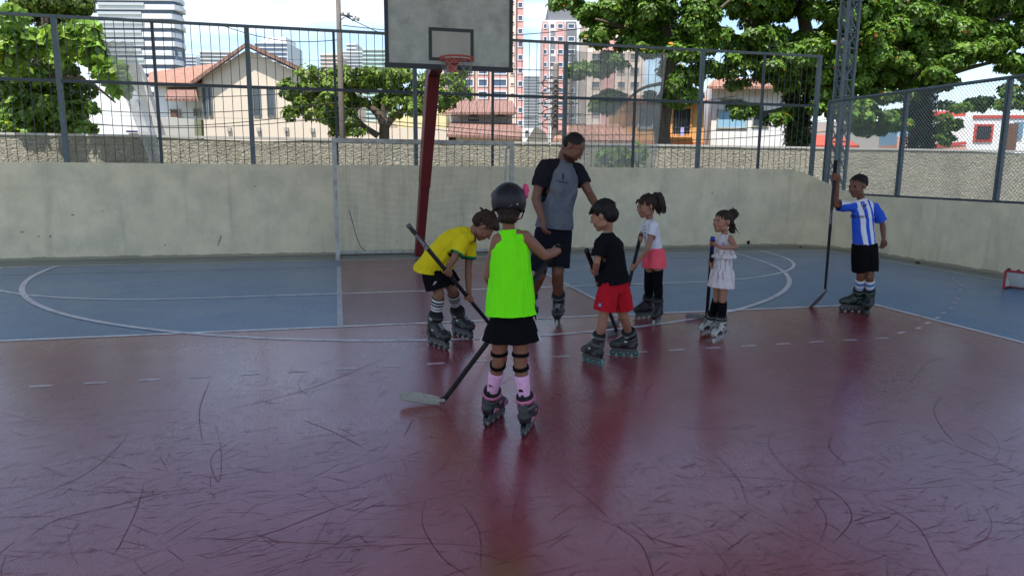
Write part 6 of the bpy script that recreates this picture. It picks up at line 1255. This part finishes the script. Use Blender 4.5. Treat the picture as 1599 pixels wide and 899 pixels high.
hair_cap(td, [(0, -.085, .20, .36, .40, .325), (0, -.26, .05, .33, .28, .28), (0, -.56, .34, .17, .17, .17)], amp=.006, locks=lk)
for sd in 'AB': td.sock(sd, .02, .62, BLK, 'leg_warmer', .010); band_ring(P['kn' + sd].lerp(P['an' + sd], .68), (P['an' + sd] - P['kn' + sd]).normalized(), .036, .02, .003).build('red_cuff', cloth('red_cuff_cloth', (.3, .02, .03)), td.o, True)
for sk2, kn in ((skA, P['knA']), (skB, P['knB'])): skate(td, sk2[0], sk2[1], kn, .225, 'clear' if kn == P['knA'] else 'orange', 'orange', 'lightboot', 'black', 'black', .27, .035)
stick('hockey stick with bright blue grip tape held upright by the smallest girl', st_t, heel, V((*gnd(1076, 497)[:2], 0)) - V((heel.x, heel.y, 0)), CARB, GRTAPE, .22, mat('blue_tape', (.012, .03, .30), .7, .2, 30), .06, grip_len=.19)
# ============ blue striped boy
j = J(7.7); P = dict(head=j(1339, 291, -.02), neck=j(1345, 313, .02), shA=j(1332, 323, -.02), elA=j(1304, 320, -.05), wrA=j(1308, 287, -.12), shB=j(1366, 324, .08), elB=j(1378, 350, .08), wrB=j(1380, 373, .0), hipA=j(1342, 387, -.04), hipB=j(1358, 387, .05), knA=j(1344, 430, .02), anA=j(1339, 468, .05), knB=j(1358, 432, .0), anB=j(1357, 474, -.04), arm=.98, leg=.95, sl=0.265)
skA = (gnd(1340, 487), gnd(1321, 486)); skB = (gnd(1357, 487), gnd(1352, 494))
sb = Person('boy in blue and white striped football shirt holding a tall stick at the right', 'dark', 7.7, .90, dirv(-.85, -.45, -.22), up0, .236, dirv(-.4, -.9, 0), P, [skA, skB], hair='black')
st_t = at(1305, 251, 7.55); heel = at(1288, 456, 7.85)
sb.hand_on('A', (st_t, heel), (at(1304, 276, 7.57) - st_t).length, .016); sb.hand_free('B', dirv(-.05, -.1, -1), dirv(-.8, -.5, 0), .6)
sb.build_body(.0045)
ms = cloth('blue_white_striped_cloth', (.62, .64, .70), var=.04); g_ = NG(ms); x, y, z, w_ = g_.attr('tc'); st1 = g_.m('GREATER_THAN', g_.m('SINE', g_.m('ADD', g_.m('MULTIPLY', x, 2 * math.pi / .088), -1.9)), 0.0)
g_.over(st1, (.025, .09, .53)); g_.over(g_.m('GREATER_THAN', g_.m('ABSOLUTE', x), .135), (.025, .09, .53)); g_.over(g_.m('GREATER_THAN', z, .03), (.025, .09, .53)); g_.over(g_.m('GREATER_THAN', y, .515), (.6, .6, .62))
o = sb.shirt(ms, hem=.08, ease=.02, flare=.006, sleeve=(.80, .80), swide=1.22, wr=(.009, 12, 5, 10), vneck=.4)
fN = dirv(-.4, -.9, 0); fX = fN.cross(up0) * -1; fX = up0.cross(fN)
proj_patch(text_mesh('Banpará', .052), at(1341, 338, 7.6), fX, up0, fN, o, mat('dark_blue_print', (.01, .02, .10)), o)
def shield(w2, h2): B = MB(); B.add([(-w2, h2, 0), (0, h2 * .85, 0), (w2, h2, 0), (w2, 0, 0), (w2 * .6, -h2 * .6, 0), (0, -h2, 0), (-w2 * .6, -h2 * .6, 0), (-w2, 0, 0)], [tuple(range(8))[::-1]]); return B.mesh('s')
proj_patch(shield(.024, .030), at(1350, 322, 7.6), fX, up0, fN, o, mat('crest_white', (.5, .5, .55)), o, 'crest', .004); proj_patch(shield(.020, .026), at(1350, 322, 7.6), fX, up0, fN, o, mat('crest_blue', (.01, .03, .22)), o, 'crest', .006)
proj_patch(text_mesh('J', .045, .3), at(1331, 322, 7.6), fX, up0, fN, o, mat('kit_mark_blue', (.01, .04, .35)), o, 'maker_mark')
sb.shorts(BLK, .82, 1.10, wr=(.005, 10, 3, 6))
hair_cap(sb, [(0, -.13, .20, .352, .41, .33), (0, .04, .33, .27, .20, .13), (0, -.26, .10, .325, .27, .26)], amp=.006, locks=wisps(60, ln=.10))
bs = cloth('blue_patch_sock', (.05, .18, .50)), cloth('white_patch_sock', (.6, .62, .64))
for sd in 'AB': sb.sock(sd, .15, .90, bs, bands=[(0, .15), (.3, .48), (.55, .75)], ex=.007)
for sk2, kn in ((skA, P['knA']), (skB, P['knB'])): skate(sb, sk2[0], sk2[1], kn, .265, 'tyre', 'tyre', 'black', 'green', 'green', .285, .038)
d = (heel - st_t).normalized(); o = stick('tall black hockey stick standing on its blade tip beside the boy in stripes', st_t, heel, V((*gnd(1268, 480)[:2], .04)) - heel, CARB, GRTAPE, .26, BLTAPE, .0, text=('NEXUS', .62, .05, PRINT), camside=-fwd0 - right0 * .1, grip_len=.22)
bl_ = [c_ for c_ in o.children if c_.name.startswith('blade')][0]; bpy.data.objects.remove(bl_)
toe_ = V((*gnd(1268, 480)[:2], .012)); B = MB(); bd = (toe_ - heel); L_ = bd.length; bd.normalize(); n_ = dirv(.35, -1, -.1); n_ = (n_ - bd * n_.dot(bd)).normalized(); u_ = bd.cross(n_)
B.rings([(heel + bd * (L_ * t), u_, n_, .055 * (.55 + .5 * math.sin(min(1, t * 1.3) * 1.6)) * (.6 if t > .97 else 1), .006) for t in (-.12, 0, .2, .4, .6, .8, .93, 1.0)], 14, sq=3); B.build('blade', GRTAPE, o, True)
